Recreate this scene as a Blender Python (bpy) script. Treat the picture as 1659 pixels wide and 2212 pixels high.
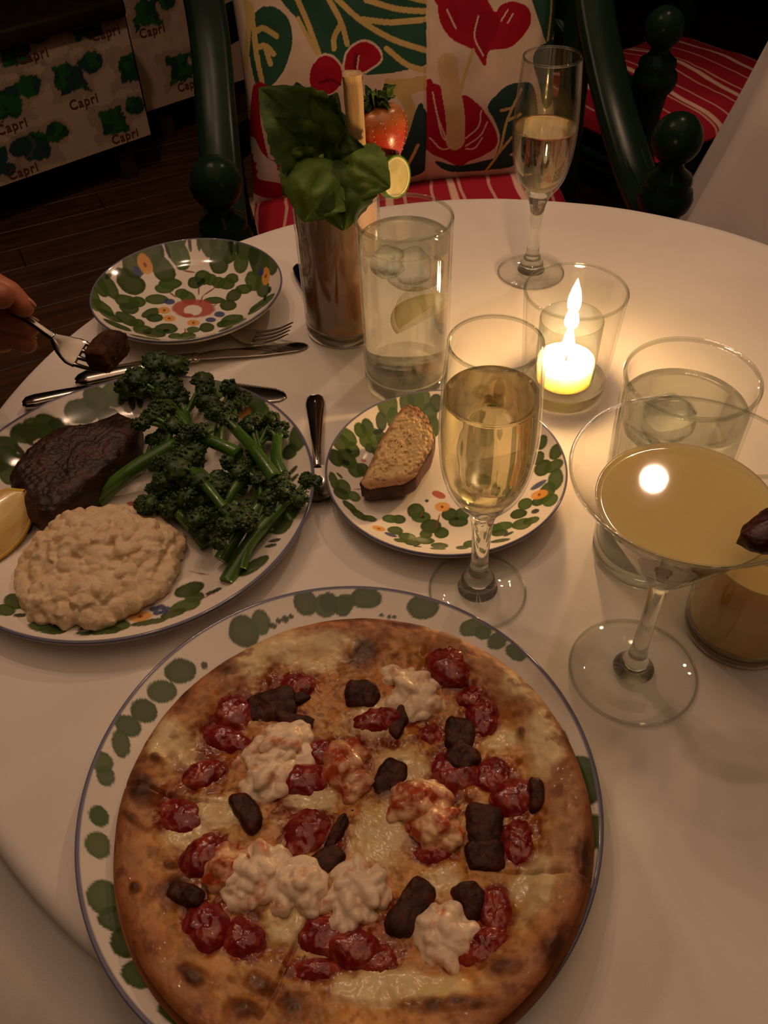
import bpy, bmesh, math, random
import numpy as np
from mathutils import Vector, Matrix
R_ = math.radians
for o in list(bpy.data.objects): bpy.data.objects.remove(o, do_unlink=True)
scn = bpy.context.scene
COL = scn.collection
TZ = 0.74                                    # height of the table top

# ---------------------------------------------------------------- camera
cam = bpy.data.cameras.new('camera'); co = bpy.data.objects.new('camera', cam); COL.objects.link(co)
cam.sensor_fit = 'VERTICAL'; cam.sensor_height = 24.0; cam.lens = 20.224; cam.clip_start = 0.01
rt, up, fw = Vector((0.9990, -0.0319, -0.0307)), Vector((0.0443, 0.7198, 0.6928)), Vector((0, 0.6934, -0.7205))
co.matrix_world = Matrix(((rt.x, up.x, -fw.x, 0), (rt.y, up.y, -fw.y, 0), (rt.z, up.z, -fw.z, 1.20), (0, 0, 0, 1)))
scn.camera = co
# ---------------------------------------------------------------- world, lamps, exposure
w = bpy.data.worlds.new('room_gloom'); scn.world = w; w.use_nodes = True
w.node_tree.nodes['Background'].inputs[0].default_value = (1.0, 0.62, 0.42, 1)
w.node_tree.nodes['Background'].inputs[1].default_value = 0.008
def lamp(name, loc, power, rad, col=(1.0, 0.63, 0.41), aim=None, cone=104):
    """a point light; with aim a spot, its cone added to keep the background darker"""
    l = bpy.data.lights.new(name, 'SPOT' if aim else 'POINT'); l.energy = power; l.shadow_soft_size = rad; l.color = col
    o = bpy.data.objects.new(name, l); COL.objects.link(o); o.location = loc
    if aim:
        l.spot_size = R_(cone); l.spot_blend = .55  # cone put in to hold light off the background; no lampshade exists
        o.rotation_euler = (Vector(aim) - Vector(loc)).to_track_quat('-Z', 'Y').to_euler()
    return o
lamp('pendant_lamp_light', (0.746, 1.689, 2.25), 14.0, 0.034, aim=(.15, .6, TZ))
for k, q in enumerate(((-0.62, 1.30, 2.32), (-0.38, 1.48, 2.36), (-0.34, 1.20, 2.34))): lamp('chandelier_bulb_light', q, 5.4, 0.03, aim=(.05, .5, TZ))
lamp('bench_fill_light', (-.55, 1.55, 1.9), 11.0, 0.05, aim=(-.95, 2.45, .25), cone=64)  # added unseen spot that only brightens the printed bench fronts
lamp('rear_lamp_light', (0.5, -0.8, 2.3), 2.8, 0.10, (1.0, .57, .33), aim=(.1, .6, TZ))
al = bpy.data.lights.new('ceiling_bounce_fill', 'AREA'); al.shape = 'DISK'; al.size = 2.6; al.energy = 4.8; al.spread = R_(115); al.color = (1.0, 0.62, 0.39)  # added soft fill imitating light bounced off the ceiling
ao = bpy.data.objects.new('ceiling_bounce_fill', al); COL.objects.link(ao); ao.location = (0.0, 0.55, 2.68)
vs = scn.view_settings
vs.view_transform = 'Standard'; vs.look = 'None'; vs.gamma = 1.0; vs.use_curve_mapping = False
vs.exposure = 0.22
scn.cycles.transparent_max_bounces = 24; scn.cycles.max_bounces = 10; scn.cycles.transmission_bounces = 10; scn.cycles.diffuse_bounces = 3
scn.cycles.glossy_bounces = 4; scn.cycles.max_bounces = 8; scn.cycles.transmission_bounces = 8; scn.cycles.diffuse_bounces = 2; scn.cycles.adaptive_threshold = 0.03; scn.cycles.sample_clamp_indirect = 4.0

# ---------------------------------------------------------------- helpers
def hx(s):
    v = [int(s[i:i + 2], 16) / 255 for i in (0, 2, 4)]
    return tuple(c / 12.92 if c <= .04045 else ((c + .055) / 1.055) ** 2.4 for c in v)
def hash3(ix, iy, iz, seed):
    n = (ix * 374761393 + iy * 668265263 + iz * 1442695041 + seed * 974634777) & 0x7fffffff
    n = ((n ^ (n >> 13)) * 1274126177) & 0x7fffffff
    return ((n ^ (n >> 16)) & 0xffff) / 65535.0
def vnoise(P, seed=0):
    P = np.asarray(P, float); i = np.floor(P).astype(np.int64); f = P - i; f = f * f * (3 - 2 * f); r = 0
    for dx in (0, 1):
        for dy in (0, 1):
            for dz in (0, 1):
                wt = (f[..., 0] if dx else 1 - f[..., 0]) * (f[..., 1] if dy else 1 - f[..., 1]) * (f[..., 2] if dz else 1 - f[..., 2])
                r = r + wt * hash3(i[..., 0] + dx, i[..., 1] + dy, i[..., 2] + dz, seed)
    return r * 2 - 1
def fbm(P, oct=4, seed=0):
    P = np.asarray(P, float); a = 1; s = 0
    for k in range(oct): s = s + a * vnoise(P * 2 ** k, seed + k); a *= .5
    return s
def n2(x, y, sc, seed=0, oct=3):
    return fbm(np.stack([x * sc, y * sc, np.zeros_like(x) + seed * 7.3], -1), oct, seed)
def sm(a, b, x):
    t = np.clip((x - a) / (b - a), 0, 1); return t * t * (3 - 2 * t)

def tag(o, label=None, cat=None, group=None, kind=None):
    if label: o['label'] = label
    if cat: o['category'] = cat
    if group: o['group'] = group
    if kind: o['kind'] = kind
    return o
def thing(name, label, cat, loc=(0, 0, 0), rz=0, group=None):
    o = bpy.data.objects.new(name, None); COL.objects.link(o); o.location = loc; o.rotation_euler = (0, 0, rz)
    o.empty_display_size = .02
    return tag(o, label, cat, group)
def wloc(o):
    v = Vector((0, 0, 0))
    while o is not None: v += Vector(o.location); o = o.parent
    return v
def mk(name, V, F, m, parent=None, smooth=True, cols=None, loc=None, world=True):
    """one mesh object; V in world coordinates unless world=False"""
    V = np.asarray(V, float).reshape(-1, 3)
    if world:
        org = np.array(loc if loc is not None else (0, 0, 0), float) + (np.array(wloc(parent)) if parent is not None else 0)
        V = V - org
    me = bpy.data.meshes.new(name); me.from_pydata(V.tolist(), [], F if isinstance(F, list) else F.tolist())
    if cols is not None:
        a = me.color_attributes.new('col', 'FLOAT_COLOR', 'POINT')
        a.data.foreach_set('color', np.c_[cols, np.ones(len(cols))].astype(np.float32).ravel())
    me.polygons.foreach_set('use_smooth', [smooth] * len(me.polygons))
    me.materials.append(m); me.update()
    o = bpy.data.objects.new(name, me); COL.objects.link(o)
    if loc is not None: o.location = loc
    if parent is not None: o.parent = parent
    return o
def fixn(o):
    b = bmesh.new(); b.from_mesh(o.data); bmesh.ops.recalc_face_normals(b, faces=b.faces); b.to_mesh(o.data); b.free(); return o
def gridF(nu, nv, wu=False, wv=False):
    U = np.arange(nu if wu else nu - 1); Vv = np.arange(nv if wv else nv - 1)
    i, j = np.meshgrid(U, Vv, indexing='ij'); i2 = (i + 1) % nu; j2 = (j + 1) % nv
    return np.stack([i * nv + j, i2 * nv + j, i2 * nv + j2, i * nv + j2], -1).reshape(-1, 4)
def lathe(prof, seg=64, c=(0, 0, 0)):
    """profile of (r, z); points with r = 0 are kept as tiny rings"""
    p = np.array(prof, float); p[:, 0] = np.maximum(p[:, 0], 1e-5)
    t = np.linspace(0, 2 * np.pi, seg, endpoint=False)
    V = np.stack([c[0] + p[:, 0][None] * np.cos(t)[:, None], c[1] + p[:, 0][None] * np.sin(t)[:, None], c[2] + 0 * t[:, None] + p[:, 1][None]], -1)
    return V.reshape(-1, 3), gridF(seg, len(p), wu=True)
def spline(pts, n):
    """Catmull-Rom through pts"""
    P = np.array(pts, float); Q = np.vstack([2 * P[0] - P[1], P, 2 * P[-1] - P[-2]]); out = []
    for k in np.linspace(0, len(P) - 1 - 1e-9, n):
        i = int(k); t = k - i; a, b, c, d = Q[i:i + 4]
        out.append(.5 * (2 * b + (c - a) * t + (2 * a - 5 * b + 4 * c - d) * t * t + (3 * b - a - 3 * c + d) * t ** 3))
    return np.array(out)
def sweep(pts, hw, ht, upv=(0, 0, 1), seg=12, pw=2.0):
    """sweep a (super)ellipse section of half width hw and half thickness ht along pts; closed ends"""
    P = np.array(pts, float); n = len(P)
    hw = np.broadcast_to(np.asarray(hw, float), (n,)); ht = np.broadcast_to(np.asarray(ht, float), (n,))
    T = np.gradient(P, axis=0); T /= np.linalg.norm(T, axis=1)[:, None]
    U = np.array(upv, float); S = np.cross(T, U); S /= np.linalg.norm(S, axis=1)[:, None]; N = np.cross(S, T)
    t = np.linspace(0, 2 * np.pi, seg, endpoint=False)
    cx = np.sign(np.cos(t)) * abs(np.cos(t)) ** (2 / pw); sy = np.sign(np.sin(t)) * abs(np.sin(t)) ** (2 / pw)
    V = P[:, None] + S[:, None] * (hw[:, None] * cx)[..., None] + N[:, None] * (ht[:, None] * sy)[..., None]
    V = np.vstack([V.reshape(-1, 3), P[0], P[-1]]); F = gridF(n, seg, wv=True).tolist(); a = n * seg
    for j in range(seg):
        k = (j + 1) % seg; F.append([a, k, j]); F.append([a + 1, (n - 1) * seg + j, (n - 1) * seg + k])
    return V, F
def tube(pts, r, seg=10, n=None):
    if n: pts = spline(pts, n)
    P = np.array(pts); d = P[-1] - P[0]; u = (0, 0, 1) if abs(d[2]) < .8 * np.linalg.norm(d) else (0, 1, .01)
    if np.ndim(r): r = np.interp(np.linspace(0, 1, len(P)), np.linspace(0, 1, len(r)), r)
    return sweep(P, r, r, u, seg)
def join(parts):
    Vs, Fs, k = [], [], 0
    for V, F in parts:
        Vs.append(np.asarray(V)); Fs += [[i + k for i in f] for f in (F if isinstance(F, list) else F.tolist())]; k += len(V)
    return np.vstack(Vs), Fs
def rbox(c, s, r=.004, seg=2):
    b = bmesh.new(); bmesh.ops.create_cube(b, size=1)
    for v in b.verts: v.co = Vector((v.co.x * s[0], v.co.y * s[1], v.co.z * s[2]))
    if r: bmesh.ops.bevel(b, geom=b.edges[:], offset=r, segments=seg, profile=.5, affect='EDGES')
    V = np.array([v.co[:] for v in b.verts]) + np.array(c); F = [[v.index for v in f.verts] for f in b.faces]; b.free()
    return V, F
def ico(sub=2):
    b = bmesh.new(); bmesh.ops.create_icosphere(b, subdivisions=sub, radius=1)
    V = np.array([v.co[:] for v in b.verts]); F = [[v.index for v in f.verts] for f in b.faces]; b.free(); return V, F
ICO = {k: ico(k) for k in (1, 2, 3, 4)}
def dome(c, a, b, H, pw=2.5, nr=12, ns=28, amp=0, sc=60, rad=.1, seed=0, bot=.3, outline=None):
    """lumpy closed mound over an ellipse (half axes a, b) or a star-shaped outline, base at c"""
    t = np.linspace(0, 2 * np.pi, ns, endpoint=False)
    if outline is None:
        E = np.cos(t)[:, None] * np.array(a)[None] + np.sin(t)[:, None] * np.array(b)[None]
    else:
        q = np.array(outline) - np.array(c[:2]); q = np.vstack([q, q[:1]]); L = np.r_[0, np.cumsum(np.linalg.norm(np.diff(q, axis=0), axis=1))]
        u = np.linspace(0, L[-1], ns, endpoint=False); E = np.stack([np.interp(u, L, q[:, 0]), np.interp(u, L, q[:, 1])], 1)
    if rad: E = E * (1 + rad * fbm(np.stack([np.cos(t) * 1.5, np.sin(t) * 1.5, 0 * t + seed * 3.1], 1), 3, seed))[:, None]
    rows = []
    for s in np.r_[np.linspace(.02, .8, nr // 2), np.linspace(.86, 1, nr - nr // 2)]:
        rows.append(np.c_[E * s, np.full(ns, H * max(0, 1 - s ** pw) ** (1 / 2.2))])
    for s, z in ((.97, -bot * H), (.5, -bot * H), (.02, -bot * H)): rows.append(np.c_[E * s, np.full(ns, z)])
    V = np.array(rows); V = V + np.array([c[0], c[1], c[2] + bot * H])
    if amp:
        d = fbm(V * sc, 4, seed); k = np.ones(V.shape[0]); k[-3:] = .2
        cen = np.array([c[0], c[1], c[2] + bot * H]); D = V - cen; D /= np.linalg.norm(D, axis=-1, keepdims=True) + 1e-6
        V = V + D * (d * amp * k[:, None])[..., None]
    return V.reshape(-1, 3), gridF(len(rows), ns, wv=True)[:, ::-1]

# ---------------------------------------------------------------- materials
def newmat(name):
    m = bpy.data.materials.new(name); m.use_nodes = True
    nt = m.node_tree; return m, nt, nt.nodes['Principled BSDF']
def pm(name, c1, c2=None, sc=30, rough=.5, bump=0, bsc=None, metal=0, coat=0, sss=0, sssr=(.01, .005, .003), spec=.5, detail=5, stretch=(1, 1, 1), lo=.35, hi=.65, ior=None):
    m, nt, p = newmat(name); N, L = nt.nodes, nt.links
    tc = N.new('ShaderNodeTexCoord'); mp = N.new('ShaderNodeMapping'); mp.inputs['Scale'].default_value = stretch
    L.new(tc.outputs['Object'], mp.inputs[0])
    if c2 is None: c2 = tuple(x * .8 for x in c1)
    nz = N.new('ShaderNodeTexNoise'); nz.inputs['Scale'].default_value = sc; nz.inputs['Detail'].default_value = detail
    L.new(mp.outputs[0], nz.inputs['Vector'])
    cr = N.new('ShaderNodeValToRGB'); cr.color_ramp.elements[0].position = lo; cr.color_ramp.elements[1].position = hi
    cr.color_ramp.elements[0].color = (*c1, 1); cr.color_ramp.elements[1].color = (*c2, 1)
    L.new(nz.outputs[0], cr.inputs[0]); L.new(cr.outputs[0], p.inputs['Base Color'])
    p.inputs['Roughness'].default_value = rough; p.inputs['Metallic'].default_value = metal
    p.inputs['Coat Weight'].default_value = coat; p.inputs['Specular IOR Level'].default_value = spec
    if sss:
        p.inputs['Subsurface Weight'].default_value = sss; p.inputs['Subsurface Radius'].default_value = sssr; p.inputs['Subsurface Scale'].default_value = 1
    if bump:
        nb = N.new('ShaderNodeTexNoise'); nb.inputs['Scale'].default_value = bsc or sc * 3; nb.inputs['Detail'].default_value = 4
        L.new(mp.outputs[0], nb.inputs['Vector'])
        bp = N.new('ShaderNodeBump'); bp.inputs['Strength'].default_value = bump; bp.inputs['Distance'].default_value = .22 / (bsc or sc * 3)
        L.new(nb.outputs[0], bp.inputs['Height']); L.new(bp.outputs[0], p.inputs['Normal'])
    return m
def vm(name, rough=.4, bump=0, bsc=200, coat=0, sss=0, rvar=0, spec=.5, bdist=.001, grain=.0):
    """colour from the mesh's own 'col' attribute with fine procedural grain"""
    m, nt, p = newmat(name); N, L = nt.nodes, nt.links
    at = N.new('ShaderNodeAttribute'); at.attribute_name = 'col'
    tc = N.new('ShaderNodeTexCoord'); nz = N.new('ShaderNodeTexNoise'); nz.inputs['Scale'].default_value = bsc; nz.inputs['Detail'].default_value = 5
    L.new(tc.outputs['Object'], nz.inputs['Vector'])
    if grain:
        mr = N.new('ShaderNodeMapRange'); mr.inputs['To Min'].default_value = 1 - grain; mr.inputs['To Max'].default_value = 1 + grain
        L.new(nz.outputs[0], mr.inputs['Value']); mx = N.new('ShaderNodeVectorMath'); mx.operation = 'SCALE'
        L.new(at.outputs['Color'], mx.inputs[0]); L.new(mr.outputs[0], mx.inputs['Scale']); L.new(mx.outputs[0], p.inputs['Base Color'])
    else: L.new(at.outputs['Color'], p.inputs['Base Color'])
    p.inputs['Roughness'].default_value = rough; p.inputs['Coat Weight'].default_value = coat; p.inputs['Specular IOR Level'].default_value = spec
    if sss:
        p.inputs['Subsurface Weight'].default_value = sss; p.inputs['Subsurface Radius'].default_value = (.004, .002, .001); p.inputs['Subsurface Scale'].default_value = 1
    if rvar:
        mr = N.new('ShaderNodeMapRange'); mr.inputs['To Min'].default_value = rough - rvar; mr.inputs['To Max'].default_value = rough + rvar
        L.new(nz.outputs[0], mr.inputs['Value']); L.new(mr.outputs[0], p.inputs['Roughness'])
    if bump:
        bp = N.new('ShaderNodeBump'); bp.inputs['Strength'].default_value = bump; bp.inputs['Distance'].default_value = .22 / bsc
        L.new(nz.outputs[0], bp.inputs['Height']); L.new(bp.outputs[0], p.inputs['Normal'])
    return m
def thin_glass(name, tint=(.96, .97, .95), f0=.045, rough=0.0):
    """thin blown wall: light passes straight through, Fresnel (Schlick) reflections on both faces"""
    m, nt, p = newmat(name); N, L = nt.nodes, nt.links; N.remove(p)
    ge = N.new('ShaderNodeNewGeometry'); dt = N.new('ShaderNodeVectorMath'); dt.operation = 'DOT_PRODUCT'
    L.new(ge.outputs['Normal'], dt.inputs[0]); L.new(ge.outputs['Incoming'], dt.inputs[1])
    def mt(op, a, b=None):
        n = N.new('ShaderNodeMath'); n.operation = op
        for i, v in enumerate((a, b)):
            if v is None: continue
            if isinstance(v, (int, float)): n.inputs[i].default_value = v
            else: L.new(v, n.inputs[i])
        return n.outputs[0]
    c = mt('ABSOLUTE', dt.outputs['Value']); k = mt('POWER', mt('SUBTRACT', 1.0, c), 5.0)
    fr = mt('ADD', mt('MULTIPLY', k, 1 - f0), f0)
    tr = N.new('ShaderNodeBsdfTransparent'); tr.inputs[0].default_value = (*tint, 1)
    gl = N.new('ShaderNodeBsdfGlossy'); gl.inputs['Roughness'].default_value = rough
    mx = N.new('ShaderNodeMixShader'); L.new(fr, mx.inputs[0]); L.new(tr.outputs[0], mx.inputs[1]); L.new(gl.outputs[0], mx.inputs[2])
    L.new(mx.outputs[0], N['Material Output'].inputs[0]); return m
def solid_glass(name, col=(1, 1, 1), ior=1.5, clear=.0, rough=0.0):
    m, nt, p = newmat(name); N, L = nt.nodes, nt.links; N.remove(p)
    g = N.new('ShaderNodeBsdfGlass'); g.inputs['Color'].default_value = (*col, 1); g.inputs['IOR'].default_value = ior; g.inputs['Roughness'].default_value = rough
    tr = N.new('ShaderNodeBsdfTransparent'); tr.inputs[0].default_value = (*col, 1)
    mx = N.new('ShaderNodeMixShader'); mx.inputs[0].default_value = clear
    L.new(g.outputs[0], mx.inputs[1]); L.new(tr.outputs[0], mx.inputs[2]); L.new(mx.outputs[0], N['Material Output'].inputs[0]); return m
M = {}
M['cloth'] = pm('white_tablecloth', hx('E9E2DA'), hx('E2DAD2'), 9, .85, .25, 900, spec=.2)
M['wood_dark'] = pm('dark_wood', hx('4a2f1e'), hx('2c1a10'), 6, .45, .2, 40, stretch=(1, 9, 1))
M['plank'] = pm('floor_plank', hx('5a3b24'), hx('3a2415'), 5, .5, .15, 60, stretch=(1, 8, 1))
M['green'] = pm('green_paint', hx('182b20'), hx('102018'), 12, .24, .04, 60, spec=.08)
M['glass'] = thin_glass('clear_glass', (.985, .99, .98))
M['rimglass'] = thin_glass('glass_rim', (.90, .915, .89), .10)
M['stem'] = solid_glass('solid_glass', (.97, .98, .96), 1.5, .15)
M['steel'] = pm('stainless_steel', hx('b9b2a8'), hx('a59d93'), 60, .17, 0, metal=1)
M['wall'] = pm('dark_wall', hx('20261f'), hx('171a15'), 3, .8)
M['ceiling'] = pm('ceiling_paint', hx('4a3a2c'), hx('3c2f24'), 3, .9)

# ---------------------------------------------------------------- the setting
def room():
    fl = bpy.data.objects.new('floor', None); COL.objects.link(fl); tag(fl, 'dark brown wooden plank floor', None, None, 'structure')
    ang = math.atan2(.1147, .2474); d = np.array([math.cos(ang), math.sin(ang)]); n = np.array([-d[1], d[0]])
    V0, F0 = rbox((0, 0, -.0125), (1.6, .112, .025), .0015, 1)
    o0 = mk('plank', V0, F0, M['plank'], fl, False, world=False); first = True
    rnd = random.Random(4)
    for k in range(-28, 30):
        off = rnd.uniform(0, 1.6)
        for j in range(-3, 4):
            c = np.array([-.2, 2.3]) + n * k * .1135 + d * (j * 1.602 + off)
            if not (-2.6 < c[0] < 2.6 and -.6 < c[1] < 4.9): continue
            if first: o = o0; first = False
            else: o = o0.copy(); COL.objects.link(o); o.parent = fl
            o.location = (c[0], c[1], rnd.uniform(-.001, .0005)); o.rotation_euler = (0, 0, ang)
    for nm, c, s in (('wall_back', (0, 5.05, 1.35), (6.4, .1, 2.75)), ('wall_left', (-3.15, 1.6, 1.35), (.1, 7, 2.75)), ('wall_right', (3.15, 1.6, 1.35), (.1, 7, 2.75)), ('wall_front', (0, -1.85, 1.35), (6.4, .1, 2.75))):
        tag(mk(nm, *rbox(c, s, 0), M['wall'], None, False), 'dark painted restaurant wall', None, None, 'structure')
    tag(mk('ceiling', *rbox((0, 1.6, 2.76), (6.4, 7, .08), 0), M['ceiling'], None, False), 'dim brown ceiling', None, None, 'structure')
    tag(mk('subfloor', *rbox((0, 1.6, -.06), (6.4, 7, .06), 0), M['wood_dark'], None, False), 'dark boards under the planks', None, None, 'structure')
room()

# ---------------------------------------------------------------- tables and cloths
def table(loc, R, label, cl_label, flare, zb, seed, lap=0):
    t = thing('dining_table', label, 'table', (loc[0], loc[1], 0), 0)
    mk('tabletop', *lathe([(0, TZ - .028), (R - .014, TZ - .028), (R - .009, TZ - .02), (R - .009, TZ - .008), (R - .014, TZ - .004), (0, TZ - .004)], 96), M['wood_dark'], t, world=False)
    mk('pedestal', *lathe([(.16, .012), (.17, .03), (.05, .06), (.035, .1), (.035, .45), (.05, .5), (.035, .55), (.04, TZ - .05), (.13, TZ - .03)], 32), M['wood_dark'], t, world=False)
    for k in range(4):
        a = k * math.pi / 2 + .6; c, s = math.cos(a), math.sin(a)
        mk('foot', *tube([(c * .03, s * .03, .05), (c * .16, s * .16, .04), (c * .27, s * .27, .018)], [.028, .022, .016], 10, 8), M['wood_dark'], t, world=False)
    ns = 320; th = np.linspace(0, 2 * np.pi, ns, endpoint=False); rows = []
    for r in np.r_[.0005, np.linspace(.02, R - .012, 110)]: rows.append((r, TZ, 0))
    for q in np.linspace(0, 1, 6)[1:]: rows.append((R - .012 + .012 * math.sin(q * math.pi / 2), TZ - .012 * (1 - math.cos(q * math.pi / 2)), 0))
    for q in np.linspace(0, 1, 34)[1:]: rows.append((R + (flare + (lap * np.clip(np.cos(th - R_(228)), 0, 1) ** 1.5 if lap else 0)) * q ** (.75 if lap else 1), TZ - .012 - (TZ - .012 - zb) * q, q))
    V = []
    ph = 9 * th + 1.2 * np.sin(2 * th + seed) + seed
    for r, z, q in rows:
        f = ((.045 if lap else .022) * np.cos(ph) + (.02 if lap else .01) * np.cos(17 * th + seed * 2)) * q ** .8
        rr = r + f; x, y = rr * np.cos(th), rr * np.sin(th); zz = z - .0004 + .0008 * n2(x + seed, y, 10, 6, 3)
        V.append(np.stack([loc[0] + x, loc[1] + y, zz], 1))
    V = np.array(V)
    c = mk('tablecloth', V.reshape(-1, 3), gridF(len(rows), ns, wv=True)[:, ::-1], M['cloth'], None, True, loc=(loc[0], loc[1], TZ))
    tag(c, cl_label, 'tablecloth')
table((.0983, .4994), .4375, 'round pedestal table under the white cloth the meal is laid on', 'white tablecloth the plates of food and glasses stand on', .05, .32, 0.3, .26)
table((1.03, 1.275), .43, 'neighbouring round table under the draped white cloth at the right edge', 'white tablecloth hanging down at the right edge behind the chair', .095, .36, 2.1)

# ---------------------------------------------------------------- chairs
def make_chair(label):
    t = thing('armchair', label, 'chair', (0, 0, 0), 0, 'green painted armchairs')
    for s in (-1, 1):
        x = s * .309
        p = mk('arm_post', *lathe([(0, 0), (.016, 0), (.02, .02), (.024, .1), (.018, .16), (.026, .19), (.026, .40), (.03, .44), (.024, .5), (.022, .56), (.027, .595), (.036, .605), (.039, .618), (.036, .63), (.03, .635), (.033, .642), (.031, .65), (.018, .66), (.016, .668), (.018, .672)], 40, (x, -.22, 0)), M['green'], t, world=False)
        b = [(.034 * math.sin(q), .70 - .034 * math.cos(q)) for q in np.linspace(.35, math.pi, 20)]
        mk('ball_finial', *lathe(b, 40, (x, -.22, 0)), M['green'], p, world=False)
        mk('back_post', *tube([(x, .20, 0), (x, .205, .45), (x, .235, .8), (x, .275, 1.1)], [.018, .026, .024, .018], 14, 20), M['green'], t, world=False)
        pts = spline([(x, .235, .86), (x - s * .005, .15, .76), (x, .03, .665), (x + s * .002, -.10, .60), (x, -.205, .575)], 28)
        a = mk('arm', *sweep(pts, .031, .016, (0, 0, 1), 16, 3.2), M['green'], t, world=False)
        for q in (-.014, .014):
            mk('bead', *tube(pts + np.array([q, .006, .0145]), .0045, 8), M['green'], a, world=False)
        mk('side_rail', *tube([(x, -.21, .40), (x, .205, .40)], .018, 10), M['green'], t, world=False)
        mk('side_stretcher', *tube([(x, -.21, .17), (x, .2, .17)], .012, 10), M['green'], t, world=False)
    mk('front_rail', *rbox((0, -.215, .40), (.6, .03, .06), .006), M['green'], t, world=False)
    mk('rear_rail', *rbox((0, .205, .40), (.6, .03, .05), .006), M['green'], t, world=False)
    mk('seat', *rbox((0, -.005, .425), (.585, .40, .018), .005), M['green'], t, world=False)
    for z, y in ((.56, .218), (.74, .236), (.92, .256), (1.06, .272)):
        mk('back_slat', *sweep(spline([(-.3, y, z), (-.24, y + .07, z), (-.1, y + .105, z + .008), (.1, y + .105, z + .008), (.24, y + .07, z), (.3, y, z)], 22), .011, .03, (0, 0, 1), 12, 3), M['green'], t, world=False)
    return t
def copy_tree(o, parent=None):
    c = o.copy(); COL.objects.link(c); c.parent = parent
    for ch in list(o.children): copy_tree(ch, c)
    return c
chA = make_chair('green painted armchair with ball finials holding the flowered pillow')
chA.location = (.084, 1.336, 0); chA.rotation_euler = (0, 0, R_(6.5))
chB = copy_tree(chA); chB['label'] = 'dark green armchair further back at the right with only a red cushion'
angB = math.atan2(.34, .51); chB.rotation_euler = (0, 0, angB)
bB = np.array([-math.sin(angB), math.cos(angB)]); rB = np.array([math.cos(angB), math.sin(angB)])
cB = np.array([.511, 1.59]) + rB * .309 + bB * .22; chB.location = (cB[0], cB[1], 0)
# red striped seat cushions
def stripes():
    m, nt, p = newmat('red_striped_fabric'); N, L = nt.nodes, nt.links
    tc = N.new('ShaderNodeTexCoord'); mp = N.new('ShaderNodeMapping'); L.new(tc.outputs['Object'], mp.inputs[0])
    mp.inputs['Rotation'].default_value = (0, 0, .12)
    wv = N.new('ShaderNodeTexWave'); wv.bands_direction = 'X'; wv.inputs['Scale'].default_value = 2.7; wv.inputs['Distortion'].default_value = 1.6; wv.inputs['Detail'].default_value = 2; wv.inputs['Detail Scale'].default_value = 1.1
    wv2 = N.new('ShaderNodeTexWave'); wv2.bands_direction = 'X'; wv2.inputs['Scale'].default_value = 6.1; wv2.inputs['Distortion'].default_value = 2.2; wv2.inputs['Detail'].default_value = 2; wv2.inputs['Detail Scale'].default_value = .9
    c1 = N.new('ShaderNodeValToRGB'); c1.color_ramp.elements[0].position = .955; c1.color_ramp.elements[1].position = .985
    c2 = N.new('ShaderNodeValToRGB'); c2.color_ramp.elements[0].position = .955; c2.color_ramp.elements[1].position = .985
    L.new(mp.outputs[0], wv.inputs[0]); L.new(mp.outputs[0], wv2.inputs[0]); L.new(wv.outputs[1], c1.inputs[0]); L.new(wv2.outputs[1], c2.inputs[0])
    mx = N.new('ShaderNodeMath'); mx.operation = 'MAXIMUM'; L.new(c1.outputs[0], mx.inputs[0])
    ml = N.new('ShaderNodeMath'); ml.operation = 'MULTIPLY'; ml.inputs[1].default_value = .65; L.new(c2.outputs[0], ml.inputs[0]); L.new(ml.outputs[0], mx.inputs[1])
    mc = N.new('ShaderNodeMix'); mc.data_type = 'RGBA'; L.new(mx.outputs[0], mc.inputs[0])
    mc.inputs[6].default_value = (*hx('A81F33'), 1); mc.inputs[7].default_value = (*hx('E6BFA8'), 1)
    L.new(mc.outputs[2], p.inputs['Base Color']); p.inputs['Roughness'].default_value = .85; p.inputs['Specular IOR Level'].default_value = .2
    return m
M['red'] = stripes()
def pillow_grid(wd, hg, th, nu, nv, pinch=.02):
    """closed pillow: local u in x, v in y, thickness in z"""
    u = np.linspace(-1, 1, nu); v = np.linspace(-1, 1, nv); Ug, Vg = np.meshgrid(u, v, indexing='ij')
    pf = np.clip((1 - abs(Ug) ** 3.2), 0, 1) ** .5 * np.clip((1 - abs(Vg) ** 3.2), 0, 1) ** .5
    x = Ug * (wd / 2 - pinch * (1 - Vg ** 2) * 0); x = x * (1 - .05 * (1 - Vg ** 2) * abs(Ug)); y = Vg * hg / 2 * (1 - .05 * (1 - Ug ** 2) * abs(Vg))
    A = np.stack([x, y, pf * th / 2], -1).reshape(-1, 3); B = np.stack([x, y, -pf * th / 2], -1).reshape(-1, 3)
    F = gridF(nu, nv); F2 = F[:, ::-1] + nu * nv
    return A, B, np.vstack([F, F2]), Ug.ravel(), Vg.ravel()
def seat_cushion(ch, label, seed):
    A, B, F, Ug, Vg = pillow_grid(.57, .46, .066, 50, 44)
    A[:, 2] += .004 * n2(A[:, 0], A[:, 1], 9, seed); V = np.vstack([A, B])
    o = mk('seat_cushion', V, F, M['red'], None, True, world=False)
    r = ch.rotation_euler.z; o.location = (ch.location.x - math.sin(r) * -.012, ch.location.y + math.cos(r) * -.012, .4345 + .033); o.rotation_euler = (0, 0, r)
    tag(o, label, 'cushion', 'red striped seat cushions'); return o
seat_cushion(chA, 'red seat cushion with cream stripes under the flowered pillow', 1)
seat_cushion(chB, 'red seat cushion with cream stripes on the far right chair', 2)

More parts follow.
